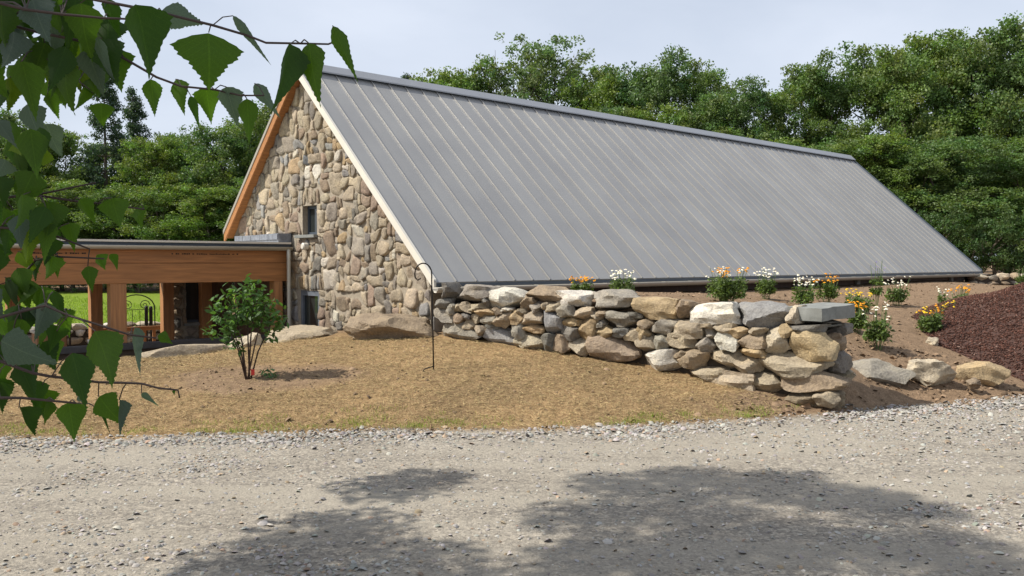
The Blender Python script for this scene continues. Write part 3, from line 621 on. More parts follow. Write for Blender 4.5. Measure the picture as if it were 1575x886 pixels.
# ------------------------------------------------------------------ covered walk
def build_walk():
    root = empty('covered_walkway', BO, BA); tag(root, 'low flat-roofed cedar post and beam walkway joining the stone gable', 'walkway')
    XA, XB = -8.5, .11
    MB().box(XA, XB, .42, 3.1, 1.86, 1.90).build('roof_deck', M_wood, root)
    MB().box(XA, XB, .40, 3.12, 1.902, 1.955).build('roof_edge', M_frame, root)
    MB().box(XA, XB, .37, 3.14, 1.957, 1.99).build('roof_sheet', M_white, root)  # pale trim colour stands in for the sunlit top edge
    k = 8; prof = [(.39+.055*math.cos(t), 1.90+.062*math.sin(t)) for t in [math.pi+math.pi*i/k for i in range(k+1)]]; prof += [(a*.92+.39*.08, b+.006) for a, b in prof[::-1]]
    MB().prism(prof, XA, XB+.02).build('gutter', M_gutter2, root, True)
    for i in range(16): MB().box(XA+.3+i*.55, XA+.32+i*.55, .333, .45, 1.895, 1.905).build('gutter_bracket', M_gutter, root)
    MB().box(XA, XB, .5, .66, 1.625, 1.855).build('beam', M_wood, root, bevel=.006)
    MB().box(XA, XB, .48, .68, 1.30, 1.62).build('beam', M_wood, root, bevel=.006)
    MB().box(XA, XB, 2.7, 2.86, 1.32, 1.855).build('beam', M_wood, root, bevel=.006)
    rs = random.Random(2)
    for px0, px1 in ((52, 136), (265, 366)):
        xa, xb = sorted((gx(px0, .5), gx(px1, .5))); st = MB(); x = xa
        while x < xb:
            ww = rs.uniform(.012, .035); st.box(x, x+ww, .4965, .499, 1.765, 1.765+rs.uniform(.012, .022)); x += ww+rs.choice((.006, .008, .04))
        st.build('grade_stamp', M_iron, root)
    for i in range(10): MB().box(XA+.5+i*.85, XA+.58+i*.85, .685, 2.695, 1.66, 1.85).build('rafter', M_wood_v, root)
    for px, y, wd in ((180, .58, .24), (425, .58, .16), (-60, .58, .24)):
        x = gx(px, y); MB().box(x-wd/2, x+wd/2, y-.095, y+.095, -.92, 1.298).build('post', M_wood_v, root, bevel=.006)
    for px in (147, 257, 316, 20):
        x = gx(px, 2.78); MB().box(x-.10, x+.10, 2.69, 2.87, -.92, 1.318).build('post', M_wood_v, root, bevel=.006)
    xs0, xs1 = gx(352, 2.9), gx(268, 2.9)
    x_ = sorted([gx(284, 2.9), gx(311, 2.9)])
    # stone pier with its window and boarded end behind the posts
    pier = MB().box(gx(266, 2.9), gx(286, 2.9), 2.9, 3.15, -.92, 1.85).box(gx(286, 2.9), gx(312, 2.9), 2.9, 3.15, -.92, .40).build('stone_pier', M_mortar, root)
    rnd = random.Random(3)
    xa, xb, xc = gx(266, 2.9), gx(286, 2.9), gx(312, 2.9); z = -.3
    while z < 1.75:
        h = rnd.uniform(.12, .22); x = xa-.01; lim = xb if z+h > .40 else xc
        while x < lim-.04:
            ww = min(rnd.uniform(.12, .26), lim-x)
            o = rock('stone', (x+ww/2, 2.9, z+h/2), (ww*1.02, .14, h*1.02), 0, rnd.randint(1, 9999), jcol(PAL[rnd.choice('gtbd')]), parent=pier, boxy=.7, rough=.06, n=2); x += ww
        z += h
    f = MB(); 
    for a, b, c, d in ((x_[0], x_[0]+.05, .46, 1.3), (x_[1]-.05, x_[1], .46, 1.3), (x_[0]+.05, x_[1]-.05, .46, .51), (x_[0]+.05, x_[1]-.05, 1.25, 1.3)): f.box(a, b, 2.95, 3.02, c, d)
    wn = f.build('window', M_frame, root); MB().box(x_[0]+.05, x_[1]-.05, 2.98, 2.99, .51, 1.25).build('pane', M_glass, wn)
    MB().box(x_[0]-.03, x_[1]+.03, 2.82, 3.0, .405, .455).build('sill', M_slate, wn)
    x = gx(316, 2.9)+.11
    while x < .11:
        ww = min(.14, .11-x); MB().box(x, x+ww-.006, 2.92, 2.96, -.92, 1.31).build('shade_board', M_darkwood, root); x += .14
    for i in range(9): MB().box(.07, .105, .75+i*.22, .964+i*.22, -.92, 1.84).build('shade_board', M_darkwood, root)  # dark boards added where the gable wall lies in the walkway's shade
    # front curb wall
    MB().box(XA, .08, .30, .42, -.95, .27).build('curb_wall', M_core, root)
    MB().box(XA, .08, .26, .44, .272, .37).build('curb_cap', M_curb, root, bevel=.01)
    # downspout
    y = .36; MB().tube([(.05, y, 1.86), (.05, y-.005, 1.7), (.05, y-.005, .6), (.05, y-.005, -.5)], .036, 10).build('downspout', M_gutter2, root, True)
    MB().box(XA, .15, .45, 5.4, -.96, -.915).build('floor_slab', M_conc, root)
    return root
def gx(px, y):
    """local x where the pixel column meets the plane local y = y"""
    d = ray(px, 480); t = (y-(CAM-BO).dot(BD))/d.dot(BD); return w2l(CAM+d*t).x
build_walk()
def low_wall(name, label, p0, p1, z0, z1, seed, hmax=.2):
    """loose low wall of piled stones between two ground points"""
    p0, p1 = Vector(p0), Vector(p1); root = empty(name, (p0.x, p0.y, z0), math.atan2((p1-p0).y, (p1-p0).x)); L = (p1-p0).length; tag(root, label, 'stone wall')
    rnd = random.Random(seed); MB().box(.05, L-.05, .08, .35, -.3, z1-z0-.12).build('wall_core', M_core, root); z = 0
    while z < z1-z0-.05:
        h = rnd.uniform(.12, hmax); x = rnd.uniform(-.1, 0)
        while x < L:
            ww = rnd.uniform(.18, .48); hh = h*rnd.uniform(.85, 1.15)
            rock('stone', (x+ww/2, .12+rnd.uniform(-.03, .03), z+hh/2), (ww*1.04, .36, hh*1.08), rnd.uniform(-.08, .08), rnd.randint(1, 99999), jcol(PAL[rnd.choice('gtbpwd')]), parent=root, boxy=.6, rough=.08, n=3); x += ww
        z += h
a, b = l2w(-8, 5.35), l2w(1.5, 5.35)
low_wall('low_stone_wall', 'low fieldstone wall behind the walkway posts, edging the green meadow', (a.x, a.y, 0), (b.x, b.y, 0), -.25, .36, 5)
low_wall('low_stone_wall', 'low fieldstone wall beyond the far corner of the metal roof', (13.2, 24.3, 0), (17.5, 24.9, 0), .95, 1.32, 8)

# ------------------------------------------------------------------ boulders
def boulder(px, py_base, wpx, hpx, dep, seed, c, label, rz=0, sink=.25, boxy=.5, rough=.12, tilt=(0,0), Y=None):
    p = ground_hit(px, py_base) if Y is None else at(px, py_base, Y); wm, hm = wpx*p.y/F, hpx*p.y/F
    rock('boulder', (p.x, p.y+dep*.35, p.z+hm/2-hm*sink*.5), (wm, dep, hm*(1+sink)), rz, seed, PAL[c], label, 'boulder', boxy=boxy, rough=rough*1.3, tilt=tilt, n=14)
boulder(600, 524, 132, 46, .7, 31, 'b', 'large rounded tan boulder at the foot of the stone gable', -.1, .35, .28, .13, Y=11.75)
boulder(468, 520, 135, 18, .8, 5, 't', 'long flat pale rock between the boulder and the young shrub', .05, .9, .6, .08, Y=12.55)
boulder(375, 537, 62, 24, .5, 6, 'p', 'small rounded pale rock behind the young shrub', .2, .6, .5, .1, Y=12.3)
boulder(285, 549, 160, 22, .6, 9, 't', 'long low pale ledge rock in front of the dark curb', .42, .7, .6, .08, Y=12.0)
boulder(1360, 588, 100, 32, .5, 12, 'g', 'low grey brown rock just past the end of the dry-laid wall', -.12, .5, .5, .1, Y=10.35)
boulder(1442, 586, 78, 31, .34, 15, 'p', 'pale angular rock with a white split face between two other edging rocks', .1, .4, .65, .12, Y=10.45)
boulder(1518, 588, 74, 30, .34, 19, 'o', 'cream yellow rock at the foot of the mulch pile', -.1, .4, .65, .1, Y=10.6)
boulder(1499, 594, 20, 12, .16, 21, 'b', 'small brown stone in front of the cream yellow rock', .2, .4, Y=10.35)
boulder(1437, 532, 22, 12, .14, 24, 'p', 'small pale stone lying on soil beside the mulch', .2, .4)

# ------------------------------------------------------------------ mulch pile
def build_mulch():
    cx, cy = 10.2, 12.6; xs = np.arange(5, 15, .1); ys = np.arange(9, 16.5, .1); X, Y = np.meshgrid(xs, ys)
    def mh(X, Y):
        r = np.hypot((X-cx)/4.0, (Y-cy)/3.1)+.05*fbm(X, Y, 1.5)
        return 1.32*np.clip(1-r, -.05, 1)**1.0*1.0+.03*fbm(X, Y, 4)*(r < 1) if False else np.where(r < 1.03, 1.75*np.clip(1-r, -.03, 1)-.22*np.clip(.25-r, 0, 1)+.02*fbm(X, Y, 4), -.2)
    Z = terr(X, Y)+mh(X, Y); ny, nx = X.shape; idx = np.arange(ny*nx).reshape(ny, nx)
    Fq = np.stack([idx[:-1,:-1], idx[:-1,1:], idx[1:,1:], idx[1:,:-1]], -1).reshape(-1, 4); V = np.stack([X, Y, Z], -1).reshape(-1, 3)
    keep = (mh(X, Y).reshape(-1)[Fq] > -.1).any(1); f = Fq[keep]; u, inv = np.unique(f, return_inverse=True)
    o = link('mulch_pile', np_mesh('mulch_pile', V[u]-np.array([cx, cy, 0]), inv.reshape(f.shape)), plain('mulch', (.06, .03, .022), .95, var=.5, scale=30, bmp=.9), smooth=True); o.location = (cx, cy, 0)
    tag(o, 'heap of dark reddish brown bark mulch beside the planting bed', 'mulch pile')
    n = 42000; px = rng.uniform(5, 11.5, n); py = rng.uniform(10.2, 14.5, n); h = mh(px, py); k = h > .0; px, py, h = px[k], py[k], h[k]; n = len(px)
    P = np.stack([px-cx, py-cy, terr(px, py)+h+.008], -1); S = np.stack([rng.uniform(.012, .042, n), rng.uniform(.006, .014, n), rng.uniform(.003, .008, n)], -1)
    c = np.array([.075, .034, .024])*rng.uniform(.45, 1.9, (n, 1)); pale = rng.random(n) < .06; c[pale] = np.array([.22, .14, .11])
    tag(link('bark_chips', scatter('bark_chips', OCT_V, OCT_F, P, S, rand_rot(n, .6), c), M_attr, o), kind='stuff')
OCT_V = [(1,0,0),(-1,0,0),(0,1,0),(0,-1,0),(0,0,1),(0,0,-1)]; OCT_F = [(0,2,4),(2,1,4),(1,3,4),(3,0,4),(2,0,5),(1,2,5),(3,1,5),(0,3,5)]
PEB_V = [(1,.1,-.2),(.45,.9,0),(-.5,.85,-.1),(-1,-.1,.05),(-.4,-.9,-.1),(.6,-.8,.1),(.35,.3,.75),(-.4,.25,.6),(.0,-.45,.7)]
PEB_F = [(0,1,6),(1,2,7),(1,7,6),(2,3,7),(3,4,8),(3,8,7),(4,5,8),(5,0,6),(5,6,8),(6,7,8)]
build_mulch()

# ------------------------------------------------------------------ loose ground cover (uncountable)
def build_loose():
    # gravel: thick along the edge and in patches, thin in the wheel tracks
    n = 150000; Y = 3.9+rng.random(n)**1.0*7.4; X = rng.uniform(-.66, .66, n)*Y*1.0; dE = Y-edge(X)
    patch = fbm(X, Y*2.2, 1.1)+.5*fbm(X, Y*2, 3.3, 2)
    band = np.clip(.55+.75*fbm(X, Y, .9, 3), .08, 1); prob = .10+.95*band*np.exp(-((dE+.28)/(.18+.25*band))**2)+.5*sstep(.35, 1.0, patch)+.45*sstep(2.4, 4.2, X)*sstep(-2.8, -.8, dE)
    k = (dE < .10+.1*fbm(X, Y, 7)) & (rng.random(n) < prob*.6); X, Y, dE = X[k], Y[k], dE[k]; n = len(X)
    s = rng.lognormal(math.log(.0095), .42, n)*(1+.35*np.exp(-((dE+.3)/.3)**2)); s = np.clip(s, .005, .04)
    S = np.stack([s*rng.uniform(.8, 1.4, n), s*rng.uniform(.7, 1.1, n), s*rng.uniform(.45, .85, n)], -1)
    g = rng.uniform(.20, .42, (n, 1)); c = g*np.array([1, .94, .855])*(1+rng.normal(0, .03, (n, 3))); br = rng.random(n) < .12; c[br] *= np.array([1.0, .8, .62])
    tag(link('gravel', scatter('gravel', PEB_V, PEB_F, np.stack([X, Y, terr(X, Y)+S[:,2]*.25], -1), S, rand_rot(n, .35), c), M_attr), 'loose grey crushed stone on the driveway', 'gravel', kind='stuff')
    # straw on the lawn
    n = 80000; Y = rng.uniform(7.6, 13, n); X = rng.uniform(-.66, .32, n)*Y; dE = Y-edge(X); s2, d2, L2 = segd(X, Y, WM, WB); s1, d1, L1 = segd(X, Y, WA, WM); d = np.where(s2 > 0, d2, d1)
    bush = np.hypot((X+3.0)/1.2, (Y-9.95)/.7)
    k = (dE > .05) & (d < -.02) & (Y < np.interp(X, LX, LY)-.1) & (rng.random(n) < np.where(bush < 1, .12, .75)); X, Y = X[k], Y[k]; n = len(X)
    S = np.stack([rng.uniform(.012, .075, n), rng.uniform(.0012, .003, n), rng.uniform(.001, .002, n)], -1); c = np.array([.46, .35, .18])*rng.uniform(.45, 1.35, (n, 1))
    tag(link('straw', scatter('straw', OCT_V, OCT_F, np.stack([X, Y, terr(X, Y)+rng.uniform(.004, .022, n)], -1), S, rand_rot(n, .3), c), M_attr), 'chopped straw scattered over the seeded lawn', 'straw', kind='stuff')
    # clods on lawn and bed
    n = 30000; Y = 7.8+rng.random(n)*15; X = rng.uniform(-.64, .68, n)*Y; dE = Y-edge(X); a = (X-BO.x)*BE.x+(Y-BO.y)*BE.y; yl = (X-BO.x)*BD.x+(Y-BO.y)*BD.y
    s2, d2, L2 = segd(X, Y, WM, WB); s1, d1, L1 = segd(X, Y, WA, WM); d = np.where(s2 > 0, d2, d1); bedm = (d > .6) & (yl < -3.9); law = (d < -.02) & (Y < np.interp(X, LX, LY)-.05)
    bush = np.hypot((X+3.0)/1.2, (Y-9.95)/.7); toe = np.hypot(X-3.3, (Y-9.1)*1.5) < .9; bank = (np.hypot(X-5.2, (Y-10.9)*1.6) < 1.4)
    pr = np.where(bedm, .35, np.where(bush < 1, .6, .10)); pr = np.where(toe | bank, .9, pr)
    k = (dE > .03) & (bedm | law) & (rng.random(n) < pr); X, Y = X[k], Y[k]; big = bank[k] | toe[k]; n = len(X)
    s = np.clip(rng.lognormal(math.log(.014), .45, n), .006, .05)*np.where(big, 1.5, 1); S = np.stack([s, s*.8, s*.6], -1); c = np.array([.22, .15, .095])*rng.uniform(.6, 1.35, (n, 1))
    tag(link('soil_clods', scatter('soil_clods', PEB_V, PEB_F, np.stack([X, Y, terr(X, Y)+s*.15], -1), S, rand_rot(n, .6), c), M_attr), 'crumbly brown soil clods on the bare ground', 'soil', kind='stuff')
    # seedling grass, in tufts near the driveway edge
    tx = rng.uniform(-5.2, 3.2, 200); ty = edge(tx)+np.abs(rng.normal(0, .22, 200))+.06; wt = rng.random(200)
    keep = (fbm(tx, ty, 1.7) > -.2) | (wt < .2); tx, ty = tx[keep], ty[keep]; m = 26; X = np.repeat(tx, m)+rng.normal(0, .06, len(tx)*m); Y = np.repeat(ty, m)+rng.normal(0, .035, len(tx)*m); n = len(X)
    blade = [(-.5,0,0),(.5,0,0),(.35,.25,.6),(0,.7,1)]; bf = [(0,1,2,3)]
    h = rng.uniform(.012, .05, n); S = np.stack([np.full(n, .0035), h*.6, h], -1); c = np.array([.17, .23, .035])*rng.uniform(.6, 1.4, (n, 1))
    tag(link('seedling_grass', scatter('seedling_grass', blade, bf, np.stack([X, Y, terr(X, Y)], -1), S, rand_rot(n, .3), c), M_leaf), 'sparse yellow green seedling grass along the driveway edge', 'grass', kind='stuff')
    # meadow grass behind the walkway
    n = 30000; u = rng.uniform(-13, 3, n); v = 5.9+rng.random(n)**1.6*22; P = np.array(BO)[None]+u[:,None]*np.array(BE)+v[:,None]*np.array(BD); h = rng.uniform(.05, .13, n)
    S = np.stack([np.full(n, .02), h*.5, h], -1); c = np.array([.16, .24, .025])*rng.uniform(.6, 1.35, (n, 1))
    tag(link('meadow_grass', scatter('meadow_grass', blade, bf, np.stack([P[:,0], P[:,1], terr(P[:,0], P[:,1])-.01], -1), S, rand_rot(n, .3), c), M_leaf), 'mown green grass behind the covered walkway', 'grass', kind='stuff')
build_loose()

# ------------------------------------------------------------------ trees
LEAF_Q = np.array([(-.5,0,0),(0,-.34,.05),(.5,0,0),(0,.34,.05)]); LEAF_F = np.array([(0,1,2,3)])
def crown_mesh(name, clumps, per, size, base, hue=.12, dens_pow=.68):
    """leaf-sized faces gathered in clumps (cx,cy,cz,r)"""
    P, Cc = [], []
    for (x, y, z, r) in clumps:
        k = int(per*(r**2)); q = rng.normal(size=(k,3)); q /= np.linalg.norm(q,axis=1)[:,None]; q *= (rng.random((k,1))**dens_pow)*r; q[:,2] *= .82
        P.append(q+np.array([x,y,z])); Cc.append(np.tile(np.array(base)*rng.uniform(.8,1.25)*np.array([rng.uniform(.85,1.25),1,rng.uniform(.8,1.1)]), (k,1))*rng.uniform(.7,1.35,(k,1)))
    P = np.concatenate(P); n = len(P); s = rng.uniform(.7,1.35,n)*size
    return scatter(name, LEAF_Q, LEAF_F, P, np.stack([s,s,s],-1), rand_rot(n,1.15), np.concatenate(Cc))
def limbs(seed, H, spread, n1, base_z, sparse=False, trunk_r=.17):
    rnd = random.Random(seed); mb = MB(); tips = []; wob = [Vector((rnd.uniform(-.25,.25), rnd.uniform(-.25,.25), 0)) for _ in range(6)]
    tr = [Vector((0,0,-.4))]+[Vector((wob[i].x*(i*.6), wob[i].y*(i*.6), H*.17*(i+.6))) for i in range(5)]+[Vector((wob[5].x*2, wob[5].y*2, H*.97))]
    mb.tube(tr, [trunk_r*1.25]+[trunk_r*(1-.15*i) for i in range(5)]+[.02], 8)
    for i in range(n1):
        t = base_z+(1-base_z)*(i+rnd.random()*.6)/n1; z = H*min(t,.93); k = min(5, max(1, int(z/(H*.17)+.4))); p0 = tr[k].lerp(tr[min(k+1,6)], .3); p0 = Vector((p0.x, p0.y, z))
        az = i*2.4+rnd.uniform(-.4,.4); ln = spread*(1.05-abs(t-.5)*.9)*rnd.uniform(.75,1.15); up = rnd.uniform(.25,.75)+.5*(t > .75)
        d = Vector((math.cos(az), math.sin(az), up)).normalized(); p1 = p0+d*ln*.5+Vector((0,0,-.1)); p2 = p0+d*ln+Vector((0,0,ln*.12)); r0 = trunk_r*.42*(1.1-t*.6)
        mb.tube([p0,p1,p2], [r0,r0*.6,.015], 5); tips += [(p2,1.0),(p1.lerp(p2,.4),.8)]
        for j in range(4 if not sparse else 6):
            q0 = p0.lerp(p2, rnd.uniform(.35,.95)); dd = (d+Vector((rnd.gauss(0,.6), rnd.gauss(0,.6), rnd.gauss(.15,.4)))).normalized(); q1 = q0+dd*ln*rnd.uniform(.25,.5)
            mb.tube([q0,q0.lerp(q1,.5)+Vector((0,0,.06)),q1], [r0*.45,r0*.3,.008], 4); tips.append((q1,.8))
    tips.append((tr[-1],.9)); return mb, tips
def deciduous(seed, H=14, spread=4, n1=16, base_z=.2, leaf=(.075,.125,.032), size=.17, per=250, rad=1.32, sparse=False):
    mb, tips = limbs(seed, H, spread, n1, base_z, sparse); rnd = random.Random(seed+1); cl = []
    for p, s in tips:
        if sparse and (p.z > H*.72 and rnd.random() < .45): continue
        r_ = rad*s*rnd.uniform(.45,1.0)*(1 if not sparse else .72); cl.append((p.x, p.y, p.z, r_))
        for _ in range(3): cl.append((p.x+rnd.uniform(-1,1)*rad, p.y+rnd.uniform(-1,1)*rad, p.z+rnd.uniform(-.95,.4)*rad, rad*rnd.uniform(.22,.5)))
    return mb.mesh('trunk'), crown_mesh('crown', cl, per, size, leaf)
def pine(seed, H=14, spread=2.9, n=30):
    rnd = random.Random(seed); mb = MB(); mb.tube([(0,0,-.4),(.05,0,H*.5),(0,.05,H)], [.2,.12,.02], 8); cl = []
    for i in range(n):
        t = .14+.84*(i+rnd.uniform(-.6,.6))/n; z = H*t; ln = spread*(1.08-t)**.8
        for j in range(4):
            z = H*(t+rnd.uniform(-.02,.02)); az = rnd.uniform(0, 6.28); l = ln*rnd.uniform(.6,1.1); q = Vector((math.cos(az)*l, math.sin(az)*l, z+l*.12)); mb.tube([(0,0,z),(q.x*.5,q.y*.5,z+.02),q], [.035,.02,.006], 4)
            for f_, r_ in ((.45,.38),(.75,.42),(1,.36)): cl.append((q.x*f_, q.y*f_, z+l*.12*f_, r_*rnd.uniform(.8,1.2)))
    return mb.mesh('trunk'), crown_mesh('crown', cl, 420, .13, (.036,.066,.034))
VAR = [deciduous(s, **kw) for s, kw in ((21, {}), (34, dict(spread=4.4, leaf=(.085,.135,.030))), (47, dict(spread=3.6, n1=18, leaf=(.062,.112,.034))), (58, dict(spread=4.2, base_z=.1, n1=18, leaf=(.07,.12,.03))))]
VAR.append(deciduous(66, spread=4.3, n1=20, base_z=.25, sparse=True, per=200, leaf=(.085,.135,.045)))     # 4 sparse
VAR.append(pine(71))                                                                                 # 5
VAR.append(deciduous(83, H=5, spread=2.2, n1=11, base_z=.05, per=190, rad=.85, size=.16, leaf=(.05,.092,.024)))   # 6 understory, 5 m
VAR.append(deciduous(91, spread=3.6, n1=20, base_z=.12, leaf=(.095,.15,.028)))                        # 7 lighter green
VTOP = [float(max(q.co.z for q in c.vertices)) for _, c in VAR]
LAB = {0: ('broad leafy tree in the woods behind the building', 'oak_tree'), 1: ('wide crowned mid green tree in the woods', 'maple_tree'), 2: ('narrow dark green leafy tree in the woods', 'ash_tree'), 3: ('leafy tree foliaged nearly to the ground at the wood edge', 'beech_tree'),
       4: ('sparse tree with bare upper twigs rising over the metal roof ridge', 'sparse_tree'), 5: ('dark pine with whorled needle branches in the woods', 'pine_tree'), 6: ('low understory bush at the foot of the woods', 'understory_bush'), 7: ('bright green leafy tree in the woods', 'birch_wood_tree')}
def put_tree(px, top, Y, v, lab=None, wide=1.0):
    x = (px-CX)/F*Y; z0 = terr1(x, Y); H = CAMZ+(402-top)*Y/F-z0; s = H/VTOP[v]
    lb, nm = LAB[v]; back = Y > 54; lb = lb.replace(' behind the building', '').replace(' in the woods', '').replace(' at the wood edge', '').replace(' at the foot of the woods', '')+(' in back row' if back else '')+(' left of stone gable' if px < 560 else ' above roof ridge' if px < 1085 else ' beyond the far roof end'); o = empty(nm, (x, Y, z0), random.uniform(0, 6.28)); tag(o, lab or lb, 'bush' if v == 6 else 'tree', None if lab else 'trees of the surrounding woods' if v != 6 else 'understory bushes')
    sx = s*wide if v != 5 else s*.9
    o.scale = (max(sx, .62) if v != 6 else sx, max(sx, .62) if v != 6 else sx, s)
    for nm2, me, m in (('trunk', VAR[v][0], M_bark), ('crown', VAR[v][1], M_leaf)): link(nm2, me, m, o)
T = [(1098,148,45,0),(1150,120,44,2),(1215,112,45,1),(1268,86,44,3),(1330,70,45,0),(1395,74,42,1),(1440,52,44,7),(1492,38,42,0),(1548,58,41,2),(1605,66,40,1),(1670,60,41,3),
 (1180,215,38,7),(1265,215,37,3),(1345,205,36,7),(1415,215,35,3),(1480,205,36,2),(1550,225,34,3),(1620,190,35,1),(1370,300,33,6),(1450,310,32,6),(1530,320,31.5,6),(1590,300,31,6),
 (668,108,51,7),(722,96,52,0),(905,100,52,1),(955,112,49,7),(1012,76,47,2),(1058,92,48,0),(690,150,46,3),(770,150,46,7),(850,160,46,1),(930,165,45,3),(1000,160,44,7),(1075,185,42,1),
 (-70,150,47,1),(5,170,49,0),(62,195,47,3),(112,190,48,1),(248,206,46,7),(292,196,47,0),(335,188,45,2),(378,166,46,1),(425,160,48,0),(468,185,50,3),(30,290,43,3),(95,270,44,7),(180,290,44,3),(262,285,43,1),(325,280,43,7),(395,270,43,3),(-40,280,43,7),(440,262,44,0)]
for t in T: put_tree(*t)
put_tree(792, 58, 52, 4, 'sparse tree with bare upper twigs above the middle of the roof ridge', 1.1); put_tree(858, 52, 53, 4, 'taller sparse tree with thin twiggy top beside its twin over the ridge', 1.0)
put_tree(165, 98, 47, 5, 'tall dark pine rising left of the gable, tallest of the pines'); put_tree(208, 135, 49, 5, 'shorter dark pine close beside the tallest pine'); put_tree(632, 112, 54, 5, 'small pine tip peeking just over the roof ridge')
rb = random.Random(5)
for px in range(-60, 480, 34): put_tree(px+rb.uniform(-8, 8), 375+rb.uniform(-22, 12), 42.5+rb.uniform(-1, 1.5), 6)
for px in range(1290, 1680, 36): put_tree(px+rb.uniform(-10, 10), 360+rb.uniform(-30, 15), 33+rb.uniform(-1.2, 3.5), 6)
for i, px in enumerate(list(range(-80, 500, 52))+list(range(1080, 1700, 46))): put_tree(px, 225+rb.uniform(-30, 40), 56+rb.uniform(-2, 5), (3, 1, 0, 2)[i % 4])

# ------------------------------------------------------------------ young shrub, hook, small plants
def leafy(name, pts, n, size, base, upright=.5, seed=1):
    P = []; 
    for (x, y, z, r) in pts:
        k = max(4, int(n*r*r)); q = rng.normal(size=(k,3)); q /= np.linalg.norm(q,axis=1)[:,None]; q *= (rng.random((k,1))**.45)*r; P.append(q+np.array([x,y,z]))
    P = np.concatenate(P); m = len(P); s = rng.uniform(.65, 1.3, m)*size
    lv = np.array([(-.5,0,0),(-.2,-.2,.04),(.2,-.17,.03),(.55,0,-.06),(.2,.17,.03),(-.2,.2,.04)]); lf = np.array([(0,1,4,5),(1,2,3,4)])
    return scatter(name, lv, lf, P, np.stack([s,s,s],-1), rand_rot(m,.7), np.array(base)*rng.uniform(.55,1.5,(m,1)))
def shrub():
    p = ground_hit(382, 583); o = empty('young_shrub', p); tag(o, 'young broad-leaved shrub with several bare stems in the straw lawn', 'shrub')
    rnd = random.Random(4); cl = []
    k = p.y/F
    for i, (dx, top) in enumerate(((-42, 118), (-22, 140), (-4, 152), (14, 146), (32, 128), (40, 105), (-32, 95))):
        q = Vector((dx*k, rnd.uniform(-.12, .12), top*k)); b_ = Vector((rnd.uniform(-.02,.02), rnd.uniform(-.02,.02), -.05))
        MB().tube([b_, Vector((q.x*.35, q.y*.35, q.z*.4)), Vector((q.x*.75, q.y*.8, q.z*.75)), q], [.011,.009,.006,.003], 6).build('stem', M_twig, o, True)
        cl += [(q.x, q.y, q.z-.04, .13), (q.x*.95, q.y, q.z*.82, .15), (q.x*.8, q.y, q.z*.64, .13)]
    cl += [(-62*k, .02, 70*k, .10), (48*k, 0, 85*k, .12), (-28*k, -.05, 56*k, .09), (-10*k, -.03, 45*k, .09), (0, 0, 100*k, .2), (-20*k, 0, 92*k, .2), (20*k, 0, 110*k, .2)]
    tag(link('foliage', leafy('foliage', cl, 1500, .085, (.05,.105,.02)), M_leaf, o), kind='stuff')
    MB().box(.03, .034, -.012, .012, .10, .115).box(.034, .075, -.006, -.003, .045, .112).build('ribbon', plain('red_ribbon', (.55,.04,.03), .6), o)
    p2 = ground_hit(414, 582); o2 = empty('seedling_plant', p2); tag(o2, 'tiny dark green seedling beside the base of the young shrub', 'plant')
    MB().tube([(0,0,-.02),(.01,0,.06)], .004, 5).build('stem', M_twig, o2); tag(link('foliage', leafy('foliage', [(-.03,0,.06,.07),(.05,0,.05,.07)], 5200, .05, (.06,.12,.04)), M_leaf, o2), kind='stuff')
shrub()
def hook():
    p = ground_hit(667, 569); k = p.y/F; o = empty('shepherd_hook', p); tag(o, 'thin black iron shepherd hook standing in the lawn', 'garden hook')
    pts = [(0,0,-.12),(-.01,0,.5*163*k)]+[(-.02,0,135*k)]; cxh, r = -13*k-.02, 13*k
    pts += [(cxh+r*math.cos(t), 0, 148*k+r*1.25*math.sin(t)) for t in [math.pi*i/9 for i in range(0, 10)]]
    pts += [(cxh-r*.95, 0, 142*k), (cxh-r*.65, 0, 138*k), (cxh-r*.3, 0, 141*k)]
    MB().tube(pts, .0085, 6).build('shaft', M_iron, o, True)
    MB().tube([(0,0,.10*.4),(-.05,-.03,.03),(-.11,-.05,.012),(-.125,-.06,-.03)], .0075, 6).build('foot_step', M_iron, o, True)
hook()
